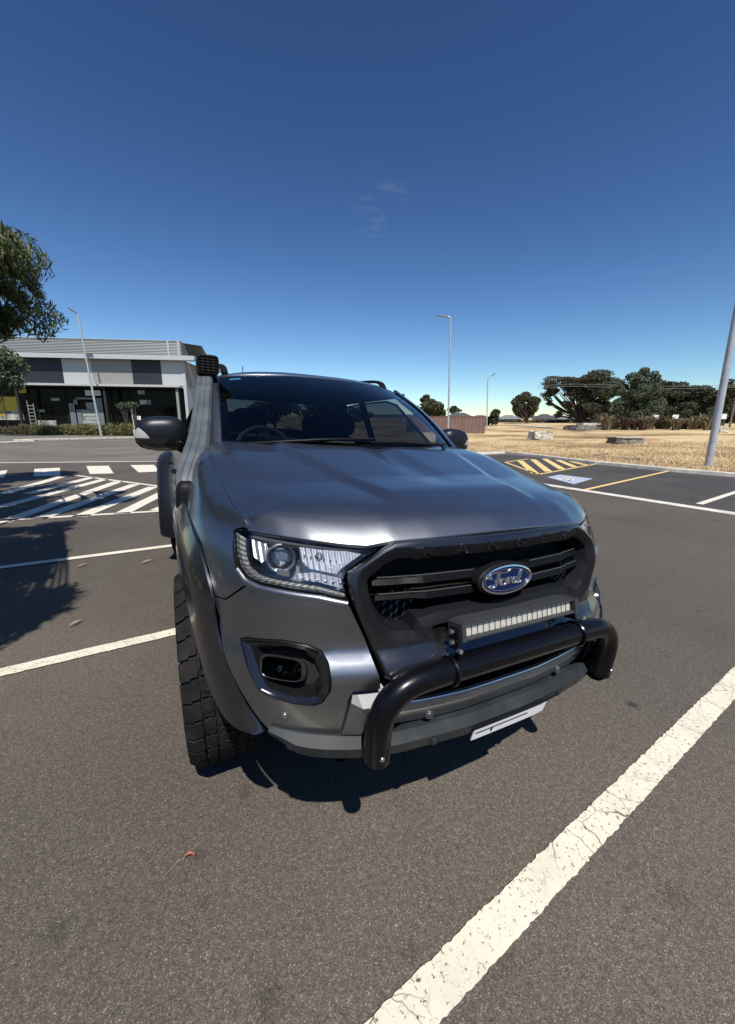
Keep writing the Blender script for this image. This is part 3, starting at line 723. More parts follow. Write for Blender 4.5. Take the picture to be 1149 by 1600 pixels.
b = MB(); b.loft([xring(I1, .0205), xring(inset(XI, -.022), .019), xring(XI, .0015), xring(inset(XI, .004), -.012), xring(inset(XI, .008), -.085)], cap=False)
b.build('shaded_grille_lip', m_dark, T, True, recalc=True, ang=30)  # inner frame lip; darker material carries the shade of its recessed, down-facing side
def sc(L, k): return [((p[0])*k, (p[1]-.98)*k+.98) for p in L]
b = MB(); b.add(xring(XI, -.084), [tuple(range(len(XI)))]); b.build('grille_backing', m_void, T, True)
# honeycomb mesh
b = MB(); s_ = .0155
for i in range(-32, 33):
    for j in range(-9, 9):
        x = i*s_*1.5; z = .975+(j+.5*(i % 2))*s_*1.732
        if abs(x) > .46 or abs(x) < .30 or z > .955 or not inpoly(sc(sym(FI), .985), x, z): continue
        u = xz2u([(abs(x), z)])[0][0]*(1 if x >= 0 else -1); c = S(u, z, -.055)
        V = []
        for rr, o in ((1.0, 0), (.80, .003), (1., .012)):
            V += [(c[0]+s_*rr*math.cos(t), c[1]+(-o if rr < 1 else o*0), c[2]+s_*rr*math.sin(t)) for t in [k*math.pi/3 for k in range(6)]]
        b.add(V[:12], [(k, (k+1) % 6, 6+(k+1) % 6, 6+k) for k in range(6)])
b.build('grille_mesh', m_gloss, T, True, smooth=False)['kind'] = 'stuff'
# horizontal bars
for zc, h, xe in ((.988, .018, .445), (.942, .018, .44)):
    us = [xz2u([(abs(x), zc)])[0][0]*(1 if x >= 0 else -1) for x in np.linspace(-xe, xe, 25)]
    rings = []
    for u, x in zip(us, np.linspace(-xe, xe, 25)):
        k = sst(.30, .34, abs(x)); o = -.012-.02*k; hh_ = h*(1-.12*k)
        rings.append([S(u, zc+q, o+w_) for q, w_ in ((-hh_, -.03), (-hh_, -.012), (-hh_*.2, .008), (hh_*.8, .002), (hh_, -.006), (hh_, -.03))])
    b = MB(); b.loft(rings); b.build('grille_bar', m_bar, T, True, recalc=True, ang=20)
for zc in (1.0055, .9595):
    for sg in (-1, 1):
        b = MB(); b.tube([S(sg*xz2u([(x, zc)])[0][0], zc, -.010-.018*sst(.30, .34, x)) for x in np.linspace(.12, .43, 12)], .0016, 5); b.build('bar_highlight', m_silver, T, True)  # thin silver tubes stand in for the highlight along the bar tops
# badge: blue oval with chrome rim and script
BC = S(0, .965, .030); tn = math.radians(8)
BX = np.array([1, 0, 0.]); BZ = np.array([0, math.sin(tn), math.cos(tn)]); BN = np.array([0, -math.cos(tn), math.sin(tn)])
BC = np.array([-.024, -.892, .974])
def oval(a, b_, o, n=40): return [BC+BX*a*math.cos(t)+BZ*b_*math.sin(t)+BN*o for t in np.linspace(0, 2*math.pi, n, endpoint=False)]
b = MB(); b.loft([oval(.112, .052, -.03), oval(.112, .052, -.004), oval(.106, .047, 0)], cap=False); b.add(oval(.107, .048, -.001), [tuple(range(40))]); bk = b.build('badge_mount', m_dark, T, True, recalc=True)
b = MB(); b.loft([oval(.104, .045, -.002), oval(.103, .044, .005), oval(.098, .0395, .006), oval(.096, .038, .001)], cap=False); b.loft([oval(.090, .0335, .0015), oval(.090, .0335, .004), oval(.0885, .032, .004), oval(.0885, .032, .0015)], cap=False)
bd = b.build('badge', m_chrome, T, True, recalc=True)
b = MB(); b.add(oval(.097, .039, .002), [tuple(range(40))]); b.build('badge_face', m_blue, bd, True)
# script strokes (unit coordinates, x -1..1, y -1..1)
W_ = {
 'F': [[(-.70, .18), (-.80, .34), (-.72, .58), (-.46, .62), (-.16, .54), (.06, .60), (.18, .76)], [(-.36, .56), (-.42, .25), (-.48, -.10), (-.56, -.42), (-.70, -.50), (-.78, -.38), (-.68, -.28)], [(-.62, .02), (-.46, .06), (-.28, .12), (-.24, .0)]],
 'o': [[(-.16, .06), (-.28, -.08), (-.27, -.32), (-.14, -.40), (-.02, -.26), (-.03, -.02), (-.14, .06), (.02, .04)]],
 'r': [[(.02, .04), (.10, .10), (.08, -.12), (.04, -.38)], [(.08, -.12), (.16, .06), (.25, .10), (.28, .02)]],
 'd': [[(.52, .04), (.40, .06), (.30, -.12), (.31, -.34), (.42, -.38), (.52, -.20), (.58, .10), (.66, .48), (.72, .60)], [(.56, .0), (.53, -.28), (.60, -.40), (.70, -.30)]]}
for ch, sts in W_.items():
    b = MB()
    for st in sts:
        pts = bez([(*p, 0) for p in st], 5)
        V = []; F = []
        for i, p in enumerate(pts):
            d = pts[min(i+1, len(pts)-1)]-pts[max(i-1, 0)]; d /= np.linalg.norm(d)+1e-9; n = np.array([-d[1], d[0], 0]); wd = .075*(.65+.5*abs(d[1]))
            for q, o in ((p-n*wd, .0022), (p-n*wd*.5, .0042), (p+n*wd*.5, .0042), (p+n*wd, .0022)): V.append(BC+BX*q[0]*.088+BZ*q[1]*.036*1.1+BN*o)
        for i in range(len(pts)-1):
            for k in range(3): F.append((i*4+k, i*4+k+1, i*4+5+k, i*4+4+k))
        b.add(V, F)
    b.build('badge_letter', m_chrome, bd, True, recalc=False)
# embossed letters on the grille lip
m_emb = mat('embossed lettering', (.010, .0105, .012), .3, spec=.4)
def letter_mesh(ch):
    cu_ = bpy.data.curves.new('t', 'FONT'); cu_.body = ch; cu_.size = 1; cu_.extrude = .06; cu_.bevel_depth = .02; cu_.align_x = 'CENTER'; cu_.resolution_u = 3
    o = bpy.data.objects.new('t', cu_); me = bpy.data.meshes.new_from_object(o); V = [v.co[:] for v in me.vertices]; F = [tuple(p.vertices) for p in me.polygons]
    bpy.data.objects.remove(o); bpy.data.curves.remove(cu_); bpy.data.meshes.remove(me); return V, F
for ch, x in zip('RANGER', (-.283, -.17, -.057, .056, .169, .282)):
    V, F = letter_mesh(ch); VV = []
    for vx, vy, vz in V:
        xx = x+vx*.066; z = 1.057+vy*.034; u = xz2u([(abs(xx), z)])[0][0]*(1 if xx >= 0 else -1); VV.append(S(u, z, frame_off(0, z)+.001+vz*.04))
    mk('grille_letter', VV, F, m_emb, T, True, smooth=False)

# ---- headlights
LENS = UZ([(0.7687, -0.5302, 1.1009), (0.7758, -0.5690, 1.0499), (0.7716, -0.5956, 1.0116), (0.7554, -0.6289, 0.9866), (0.7262, -0.6647, 0.9779), (0.6585, -0.7238, 0.9738), (0.5854, -0.7712, 0.9676), (0.5166, -0.8079, 0.9519), (0.5228, -0.7879, 1.0007), (0.5086, -0.7837, 1.0280), (0.4624, -0.7897, 1.0585), (0.4225, -0.7935, 1.0814), (0.4756, -0.7728, 1.0849), (0.5888, -0.7091, 1.0952), (0.6610, -0.6506, 1.1029), (0.7147, -0.5951, 1.1072), (0.7477, -0.5556, 1.1063)])
DRL = UZ([(0.7422, -0.5847, 1.0839), (0.7470, -0.6085, 1.0452), (0.7398, -0.6315, 1.0164), (0.7136, -0.6664, 1.0000), (0.6670, -0.7087, 0.9941), (0.5838, -0.7644, 0.9872), (0.5220, -0.7992, 0.9704)])
def lamp(sg):
    Q = lambda L: [(sg*a, b) for a, b in L]
    n = len(LENS); root = None
    Lr = resample(LENS, .03)
    # opaque housing: rim + bowl
    c0 = (sum(p[0] for p in LENS)/n, sum(p[1] for p in LENS)/n)
    def ins(k): return [((p[0]-c0[0])*k+c0[0], (p[1]-c0[1])*k+c0[1]) for p in Lr]
    b = MB(); b.loft([[S(sg*u, z, o) for u, z in ins(k)] for k, o in ((1.0, -.012), (.992, .0005), (.976, .0005), (.972, -.012), (.96, -.06))], cap=False)
    h = b.build('headlight', m_gloss, T, True, recalc=True, ang=30)
    def deep(p): return S(sg*p[0], p[1], -.062)
    b = MB(); b.add([deep(p) for p in ins(.965)], [tuple(range(len(Lr)))]); b.build('housing_back', m_house, h, True)
    # indicator strip along outer and lower edges (C shape)
    outer = [LENS[0]]+LENS[1:8]; inner = DRL
    oo = [((p[0]-c0[0])*.955+c0[0], (p[1]-c0[1])*.955+c0[1]) for p in outer]
    def rs(L, k=44):
        P = np.array(L); s = np.concatenate([[0], np.cumsum(np.hypot(*np.diff(P, axis=0).T))]); t = np.linspace(0, s[-1], k); return list(zip(np.interp(t, s, P[:, 0]), np.interp(t, s, P[:, 1])))
    O, I = rs(oo), rs(inner); b = MB(); rings = []
    for i, (o, q) in enumerate(zip(O, I)):
        wv = .0025*(i % 2); q2 = (o[0]+(q[0]-o[0])*.80, o[1]+(q[1]-o[1])*.80); md = ((o[0]+q2[0])/2, (o[1]+q2[1])/2)
        rings.append([S(sg*o[0], o[1], -.018), S(sg*o[0], o[1], -.008+wv), S(sg*md[0], md[1], -.005+wv), S(sg*q2[0], q2[1], -.010+wv), S(sg*q2[0], q2[1], -.024)])
    b.loft(rings, closed=False, cap=False); b.build('indicator_strip', m_drl, h, True, smooth=False)
    # dark divider inside the strip
    b = MB(); rings = []
    for o, q in zip(O, I):
        q1 = (o[0]+(q[0]-o[0])*.92, o[1]+(q[1]-o[1])*.92); q2 = (o[0]+(q[0]-o[0])*1.12, o[1]+(q[1]-o[1])*1.12)
        rings.append([S(sg*q1[0], q1[1], -.03), S(sg*q1[0], q1[1], -.007), S(sg*q2[0], q2[1], -.007), S(sg*q2[0], q2[1], -.045)])
    b.loft(rings, closed=False, cap=False); b.build('divider', m_gloss, h, True, ang=30)
    # projector unit
    pu, pz = uz(0.6763, -0.6751, 1.0516); c = S(sg*pu, pz, -.028)
    nv = S(sg*pu, pz, 1)-S(sg*pu, pz, 0); nv = nv*.45+np.array([0, -1, 0])*.55; nv /= np.linalg.norm(nv); ax = np.cross([0, 0, 1.], nv); ax /= np.linalg.norm(ax); ay = np.cross(nv, ax)
    def ring(r, o, k=28): return [c+ax*r*math.cos(t)+ay*r*math.sin(t)+nv*o for t in np.linspace(0, 2*math.pi, k, endpoint=False)]
    b = MB(); b.loft([ring(.043, -.03), ring(.043, .004), ring(.040, .011), ring(.036, .008), ring(.033, -.008)], cap=False); b.build('projector_ring', m_chromes, h, True, recalc=True)
    b = MB(); b.loft([ring(.0335, -.012), ring(.031, -.028), ring(.018, -.036)], cap=True); b.build('projector_bowl', m_refl, h, True, recalc=True)
    b = MB(); b.loft([ring(.033, -.010), ring(.030, .000), ring(.022, .007), ring(.010, .010)], cap=True); b.build('projector_lens', m_bulb, h, True, recalc=True)
    # small outer reflector cup
    def quadcup(name, pts, depth, mt, steps=5):
        P = [uz(*p) for p in pts]; cc = (sum(p[0] for p in P)/len(P), sum(p[1] for p in P)/len(P)); rg = []
        for i in range(steps+1):
            t = i/steps; k = math.cos(t*math.pi/2*.85); o = -.012-depth*math.sin(t*math.pi/2)
            rg.append([S(sg*((p[0]-cc[0])*k+cc[0]), (p[1]-cc[1])*k+cc[1], o) for p in resample(P, .02)])
        b = MB(); b.loft(rg, cap=True); return b.build(name, mt, h, True, recalc=True, ang=25)
    quadcup('side_reflector', [(0.7330, -0.5936, 1.0862), (0.7366, -0.6212, 1.0439), (0.7198, -0.6459, 1.0298), (0.7071, -0.6547, 1.0373), (0.7018, -0.6330, 1.0805)], .03, m_refl)
    quadcup('main_reflector', [(0.6224, -0.6964, 1.0839), (0.6214, -0.7177, 1.0476), (0.6041, -0.7366, 1.0279), (0.5382, -0.7752, 1.0171), (0.5194, -0.7768, 1.0348), (0.4669, -0.7837, 1.0697), (0.5560, -0.7341, 1.0875)], .045, m_refl)
    quadcup('lower_reflector', [(0.6340, -0.7238, 1.0136), (0.5937, -0.7461, 1.0195), (0.5280, -0.7834, 1.0069), (0.5262, -0.7941, 0.9796), (0.5830, -0.7620, 0.9944), (0.6439, -0.7228, 0.9999)], .03, m_refl, 3)
    # stepped facets between the units
    b = MB()
    for i in range(7):
        t = i/6; u, z = uz(.615-.10*t, -.72-.045*t, 1.038-.004*t); p = S(sg*u, z, -.022); b.box(p[0]-.0035, p[0]+.0035, p[1]-.004, p[1]+.006, z-.012+.004*(i % 2), z+.024-.014*t)
    for i in range(6):
        t = i/5; u, z = uz(.625-.10*t, -.74-.045*t, 1.002-.008*t); p = S(sg*u, z, -.014); b.box(p[0]-.007, p[0]+.007, p[1]-.003, p[1]+.006, z-.007, z-.0015)
    for i in range(5):
        t = i/4; u, z = uz(.695-.03*t, -.70-.015*t, 1.008-.003*t); p = S(sg*u, z, -.02); b.box(p[0]-.004, p[0]+.004, p[1]-.003, p[1]+.006, z-.01, z+.006)
    b.build('reflector_facets', m_chromes, h, True, smooth=False)['kind'] = 'stuff'
    # bulb bezel and inclined blades in the large reflector
    for (bxx, byy, bzz, rr) in ((.583, -.735, 1.052, .017), (.583, -.735, 1.052, .009)):
        u, z = uz(bxx, byy, bzz); c_ = S(sg*u, z, -.030 if rr > .01 else -.020); b = MB(); b.tube([c_+ax*rr*math.cos(t)+ay*rr*math.sin(t) for t in np.linspace(0, 6.283, 20)], .0022, 6, cap=False); b.build('bulb_ring', m_chromes, h, True)
    for i in range(6):
        t = i/5; u, z = uz(.545-.062*t, -.765-.02*t, 1.034+.022*t); p0 = S(sg*u, z, -.012); p1 = S(sg*(u+.010), z+.016-.006*t, -.040); p2 = S(sg*(u+.018), z+.014-.006*t, -.036); p3 = S(sg*(u+.008), z-.002, -.010)
        b = MB(); b.add([p0, p1, p2, p3], [(0, 1, 2, 3)]); b.build('reflector_blade', m_chromes, h, True, smooth=False)
    b = MB(); u0, z0 = uz(.633, -.735, 1.09); u1, z1 = uz(.628, -.745, 1.032)
    for k in range(4): b.tube([S(sg*(u0-.004*k), z0-.003*k, -.014), S(sg*(u1-.004*k), z1+.002*k, -.018)], .0016, 5)
    b.build('divider_ribs', m_chromes, h, True)['kind'] = 'stuff'
    # brow strip under the top edge
    b = MB(); rg = []
    for t in np.linspace(0, 1, 22):
        x = .725-.285*t; z = 1.094-.014*t; yy = np.interp(x, [.42, .48, .59, .66, .74], [-.79, -.772, -.709, -.65, -.57]); u, _z = uz(x, yy, z); rg.append([S(sg*u, z+.005, -.014), S(sg*u, z-.003, -.007), S(sg*u, z-.010, -.018)])
    b.loft(rg, closed=False, cap=False); b.build('brow_strip', m_silver, h, True)
    b = MB()
    c = [S(sg*uz(x, y, z)[0], z, -.01) for x, y, z in ((.60, -.72, 1.07), )][0]
    b.ellipsoid((sg*.570, -.722, 1.055), (.012, .016, .012), 12, 8); b.build('bulb', m_bulb, h, True)
    lg = []
    LL = rs([LENS[3], *LENS[4:8]], 30) if False else None
    edge = [(0.7697, -0.6020, 1.0043), (0.7523, -0.6361, 0.9794), (0.7240, -0.6704, 0.9705), (0.6580, -0.7277, 0.9656), (0.5851, -0.7743, 0.9601), (0.5154, -0.8098, 0.9448)]
    E3 = [uz(*p) for p in edge]; E3 = rs(E3, 30)
    b = MB(); b.loft([[S(sg*u, z+.006, -.010), S(sg*u, z+.003, .001), S(sg*u*1.002, z-.005, .006), S(sg*u*1.003, z-.012, .004), S(sg*u*1.003, z-.018, -.002)] for u, z in E3], closed=False, cap=False); b.build('bumper_lip', m_paint, T, True, ang=60)
    panel('lens', Q([((p[0]-c0[0])*.985+c0[0], (p[1]-c0[1])*.985+c0[1]) for p in LENS]), Sfn(.002), m_lens, h, sp=.02, rim=.0)
    # bright painted lip below/outside the lamp is the bumper edge; black gasket
both(lamp)

# ---- lower opening, beam with sensors, lower bumper
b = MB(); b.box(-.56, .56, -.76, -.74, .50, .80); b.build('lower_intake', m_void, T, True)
b = MB()
for z in (.650, .672, .694): b.box(-.42, .42, -.82, -.815, z, z+.006)
for x in np.arange(-.42, .43, .06): b.box(x, x+.004, -.822, -.817, .63, .72)
b.build('intake_mesh', m_dark, T, True, smooth=False)
us = [xz2u([(abs(x), .64)])[0][0]*(1 if x >= 0 else -1) for x in np.linspace(-.47, .47, 31)]
zl = lambda u: .035*(abs(u)/us[-1])**4
rings = []
for u in us: rings.append([S(u, z+zl(u), o) for z, o in ((.632, -.06), (.638, -.016), (.632, -.004), (.616, .004), (.585, .0), (.560, -.01), (.545, -.05))])
b = MB(); b.loft(rings); beam = b.build('bumper_beam', m_paint, T, True, recalc=True, ang=30)
b = MB(); b.tube([S(u, .637+zl(u), -.006) for u in us[2:-2]], .0028, 6); b.build('beam_trim', m_chromes, T, True)
def wedge(sg):
    P = lambda x, z, o: S(sg*xz2u([(x, z)])[0][0], z, o)
    b = MB(); b.loft([[P(.450, .70, .006), P(.535, .705, .012), P(.520, .73, -.02), P(.455, .73, -.02)], [P(.455, .70, .008), P(.532, .702, .016), P(.566, .640, .010), P(.455, .640, .010)]], cap=True)
    V = [P(.430, .706, -.03), P(.512, .706, -.03), P(.428, .668, .014), P(.492, .667, .014), P(.522, .680, .004), P(.440, .578, .004), P(.492, .577, .010), P(.540, .573, .002)]
    b = MB(); b.add([V[0], V[1], V[4], V[3], V[2]], [(0, 1, 2, 3, 4)]); b.add([V[2], V[3], V[6], V[5]], [(0, 1, 2, 3)]); b.add([V[3], V[4], V[7], V[6]], [(0, 1, 2, 3)]); b.add([V[1], V[4], V[7], P(.540, .573, -.04), P(.512, .706, -.05)], [(0, 1, 2, 3, 4)])
    b.build('bumper_end_trim', m_silver, T, True, smooth=False, recalc=False)
both(wedge)
xs = np.linspace(-.715, .715, 45); us2 = [xz2u([(abs(x), .58)])[0][0]*(1 if x >= 0 else -1) for x in xs]
rings = []
for u, x in zip(us2, xs):
    l = .040*(abs(x)/.715)**2.2; k = 1-.6*sst(.63, .715, abs(x)); tp = .548+l; 
    rings.append([S(u, z, o) for z, o in ((tp, -.05), (tp, .004), (tp-.014*k, .030*k+.004), (tp-.052*k, .026*k+.002), (tp-.078*k, -.006), (tp-.080*k, -.10))])
b = MB(); b.loft(rings); lb = b.build('lower_bumper', m_plastic, T, True, recalc=True, ang=22)
b = MB()
b.add([(-.55, -.84, .475), (.55, -.84, .475), (.5, -.55, .38), (-.5, -.55, .38)], [(0, 1, 2, 3)]); b.build('shadow_plate', m_void, T, True)  # plate added below the bumper to throw shadow on the ground
def sensor(x, z, off, m=m_silver, r=.011):
    sg = 1 if x >= 0 else -1; u = xz2u([(abs(x), z)])[0][0]*sg; c = S(u, z, off); n = S(u, z, 1)-S(u, z, 0); a_ = np.cross([0, 0, 1.], n); a_ /= np.linalg.norm(a_); c2 = np.cross(n, a_)
    R = lambda r_, o: [c+a_*r_*math.cos(t)+c2*r_*math.sin(t)+n*o for t in np.linspace(0, 6.283, 18, endpoint=False)]
    b = MB(); b.loft([R(r*1.35, 0), R(r*1.35, .003), R(r*1.15, .0045), R(r*1.1, .002), R(r, .002), R(r*.85, .0045), R(r*.4, .005)], cap=True); b.build('parking_sensor', m, T, True, recalc=True, ang=30)
m_sens = mat('painted sensor', (.16, .17, .18), .25, .7, coat=.5)
for x in (-.684, .684): sensor(x, .627, -.001, m_sens)
for x in (-.280, .280): sensor(x, .586, .0, m_sens)
for x in (-.66, .66): sensor(x, .552, .020, m_plastic)
for x in (-.27, .27): sensor(x, .517, .0315, m_plastic)

# number plate: slim white strip fixed under the bumper edge
b = MB(); V = []
for x in np.linspace(-.186, .186, 13): pass
pl = lambda x, z, o: S(xz2u([(abs(x), z)])[0][0]*(1 if x >= 0 else -1), z, o)
rg = [[pl(x, .519, .036), pl(x, .519, .040), pl(x, .478, .040), pl(x, .478, .036)] for x in np.linspace(-.132, .19, 14)]
b.loft(rg); p_ = b.build('number_plate', m_plate, T, True, smooth=False, recalc=True)
b = MB(); b.loft([[pl(x, .522, .034), pl(x, .522, .0415), pl(x, .5195, .0415), pl(x, .5195, .034)] for x in np.linspace(-.136, .24, 14)]); b.loft([[pl(x, .505, .0395), pl(x, .505, .0408), pl(x, .503, .0408), pl(x, .503, .0395)] for x in np.linspace(-.125, .10, 9)])
b.build('plate_frame', m_dark, p_, True, smooth=False, recalc=True)
b = MB(); rg = [[pl(x, .503, .0395), pl(x, .503, .0408), pl(x, .490, .0408), pl(x, .490, .0395)] for x in (-.060, -.054)]; b.loft(rg); b.build('plate_mark', m_dark, p_, True)

# ---- nudge bar
NB = [(-.473, -.932, .545), (-.475, -.936, .60), (-.474, -.940, .65), (-.463, -.943, .695), (-.436, -.945, .730), (-.395, -.946, .751), (-.33, -.947, .759), (-.2, -.948, .761), (0, -.950, .762)]
NBf = NB+[(-x, y, z) for x, y, z in NB[::-1][1:]]
b = MB(); b.tube(bez(NBf, 6), .0355, 24); nb = b.build('nudge_bar', m_blackp, T, True)
def leg(sg):
    b = MB(); R = []
    for x in (sg*.460, sg*.484):
        R.append([(x, y, z) for y, z in ((-.972, .65), (-.968, .56), (-.958, .535), (-.940, .518), (-.912, .511), (-.885, .520), (-.866, .548), (-.85, .65))])
    b.loft(R); b.build('bracket', m_blackp, nb, True, smooth=False, recalc=True)
    b = MB(); b.ellipsoid((sg*.478, -.970, .575), (.007, .005, .007), 8, 6); b.build('bolt', m_bolt, nb, True)
both(leg)
# light bar
LBt = rad(12)
def lbp(x, v, w_): # v: forward, w: up ; tilted slightly up
    c = np.array([.006, -.922, .860]); w_ = w_*.88; return c+np.array([x*.965, -v*math.cos(LBt)+w_*math.sin(LBt)*1, v*math.sin(LBt)+w_*math.cos(LBt)])
LB = empty('light_bar', None, None); LB.parent = T; 
for k in list(LB.keys()): del LB[k]
def lbox(name, x0, x1, v0, v1, w0, w1, m, par=LB, bev=.0):
    b = MB(); V = [lbp(x, v, w_) for x in (x0, x1) for v in (v0, v1) for w_ in (w0, w1)]
    b.add(V, [(0, 1, 3, 2), (4, 6, 7, 5), (0, 4, 5, 1), (2, 3, 7, 6), (0, 2, 6, 4), (1, 5, 7, 3)]); return b.build(name, m, par, True, smooth=False, recalc=True)
b = MB()
for v in (-.035, -.026, -.017, -.008, .001, .010): 
    V = [lbp(x, v+q, w_) for x in (-.232, .232) for q in (0, .004) for w_ in (-.018, .030)]; b.add(V, [(0, 1, 3, 2), (4, 6, 7, 5), (0, 4, 5, 1), (2, 3, 7, 6), (0, 2, 6, 4), (1, 5, 7, 3)])
b.build('heat_sink', m_fin, LB, True, smooth=False)
b = MB(); P = lambda x, v, w_: lbp(x, v, w_)
b.loft([[P(x, -.03, -.022), P(x, -.03, .022), P(x, .012, .026), P(x, .030, .026), P(x, .030, .020), P(x, .018, .018), P(x, .018, -.018), P(x, .030, -.020), P(x, .030, -.026), P(x, .0, -.026)] for x in (-.240, .240)]); b.build('housing', m_fin, LB, True, smooth=False, recalc=True)
for sg in (-1, 1):
    x0, x1 = sorted((sg*.236, sg*.250)); lbox('end_cap', x0, x1, -.030, .033, -.028, .028, m_fin)
    x0, x1 = sorted((sg*.250, sg*.256))
    b = MB(); V = [P(x, v, w_) for x in (x0, x1) for v, w_ in ((-.012, .012), (.014, .012), (.018, -.04), (.024, -.058), (-.024, -.058), (-.016, -.03))]; b.loft([V[:6], V[6:]]); b.build('bracket', m_blackp, LB, True, smooth=False, recalc=True)
    for v, w_ in ((.0, 0.0), (.0, -.034)): b = MB(); c = P(sg*.258, v, w_); b.tube([c, c+np.array([sg*.010, 0, 0])], .0075, 6); b.build('bolt', m_bolt, LB, True, smooth=False)
    b = MB()
    c = P(sg*.266, .030, -.050); b.tube([c, c+np.array([0, -.012, .004])], .007, 6); b.build('bolt', m_bolt, LB, True, smooth=False)
    b = MB(); q = [np.array((sg*.262, -.948+.0385*math.cos(t), .760+.0385*math.sin(t))) for t in np.linspace(0, 6.283, 20)]; b.tube(q, .006, 6); b.build('clamp', m_blackp, LB, True)
n = 20
for i in range(n):
    x = -.228+.456*(i+.5)/n; b = MB(); cw = .456/n/2*.98
    sqr = lambda k, v: [P(x+cw*k*a, v, .017*k*c) for a, c in ((-1, -1), (0, -1), (1, -1), (1, 0), (1, 1), (0, 1), (-1, 1), (-1, 0))]
    b.loft([sqr(1, .019), sqr(.80, .012), sqr(.45, -.006), sqr(.2, -.010)]); b.build('led_cell', m_led, LB, True, smooth=False, recalc=True)
    
b = MB()
for i in range(n+1): x = -.228+.456*i/n; b.add([P(x+a, v, w_) for a in (-.0009, .0009) for v in (.012, .0202) for w_ in (-.0175, .0175)], [(0, 1, 3, 2), (4, 6, 7, 5), (0, 4, 5, 1), (2, 3, 7, 6), (0, 2, 6, 4), (1, 5, 7, 3)])
b.build('cell_dividers', m_dark, LB, True, smooth=False)['kind'] = 'stuff'
b = MB(); b.add([P(-.236, .0205, -.018), P(.236, .0205, -.018), P(.236, .0205, .018), P(-.236, .0205, .018)], [(0, 1, 2, 3)]); b.build('lens', m_lens, LB, True)

# ---- cabin: windscreen, pillars, roof
wb = [(0, .10, 1.338), (.25, .108, 1.336), (.45, .155, 1.326), (.60, .235, 1.314), (.708, .315, 1.306)]
wt = [(0, .905, 1.752), (.25, .912, 1.749), (.45, .945, 1.737), (.57, .975, 1.722), (.652, 1.01, 1.708)]
full = lambda L: [(-x, y, z) for x, y, z in L[::-1]][:-1]+L
BT, TP = bez(full(wb), 5), bez(full(wt), 5)
def wgrid(t, k, off=0.):
    a, b = np.array(BT[k]), np.array(TP[k]); p = a+(b-a)*t; p = p+np.array([0, -.5, .86])*(.035*math.sin(math.pi*t)+off); return p
nk = len(BT); rows_ = [[wgrid(t, k) for k in range(nk)] for t in np.linspace(0, 1, 14)]
b = MB(); b.loft(rows_, closed=False, cap=False); ws = b.build('windscreen', m_wind, T, True, ang=80)
# black frit band
b = MB()
def band(t0, t1, k0, k1, off=-.004): b.loft([[wgrid(t, k, off) for k in range(k0, k1)] for t in np.linspace(t0, t1, 6)], closed=False, cap=False)
band(0, .045, 0, nk); band(.955, 1, 0, nk); band(0, 1, 0, 3); band(0, 1, nk-3, nk); b.build('windscreen_border', m_gloss, T, True)
b = MB(); k0 = nk//2; b.loft([[wgrid(t, k, -.006) for k in range(k0-3, k0+4)] for t in (.78, 1)], closed=False, cap=False); b.build('mirror_patch', m_gloss, T, True)
kk = 4
b = MB(); b.add([wgrid(.885, kk, .001), wgrid(.885, kk+3, .001), wgrid(.915, kk+3, .001), wgrid(.915, kk, .001)], [(0, 1, 2, 3)]); b.build('sticker', m_stick, ws, True)
# wipers
def wiper(x0, x1, px):
    b = MB(); pts = []
    for i in range(12):
        t = i/11; x = x0+(x1-x0)*t; yy = np.interp(abs(x), [q[0] for q in wb], [q[1] for q in wb]); zz = np.interp(abs(x), [q[0] for q in wb], [q[2] for q in wb]); pts.append((x, yy-.012+.03*t, zz+.012+.018*t))
    b.tube(pts, .006, 6); b.tube([pts[4], (px, pts[4][1]-.03, pts[4][2]-.005), (px, pts[0][1]-.05, pts[0][2]-.03)], .008, 6)
    b.build('wiper', m_dark, T, True)
wiper(-.60, .02, -.10); wiper(-.02, .58, .42)
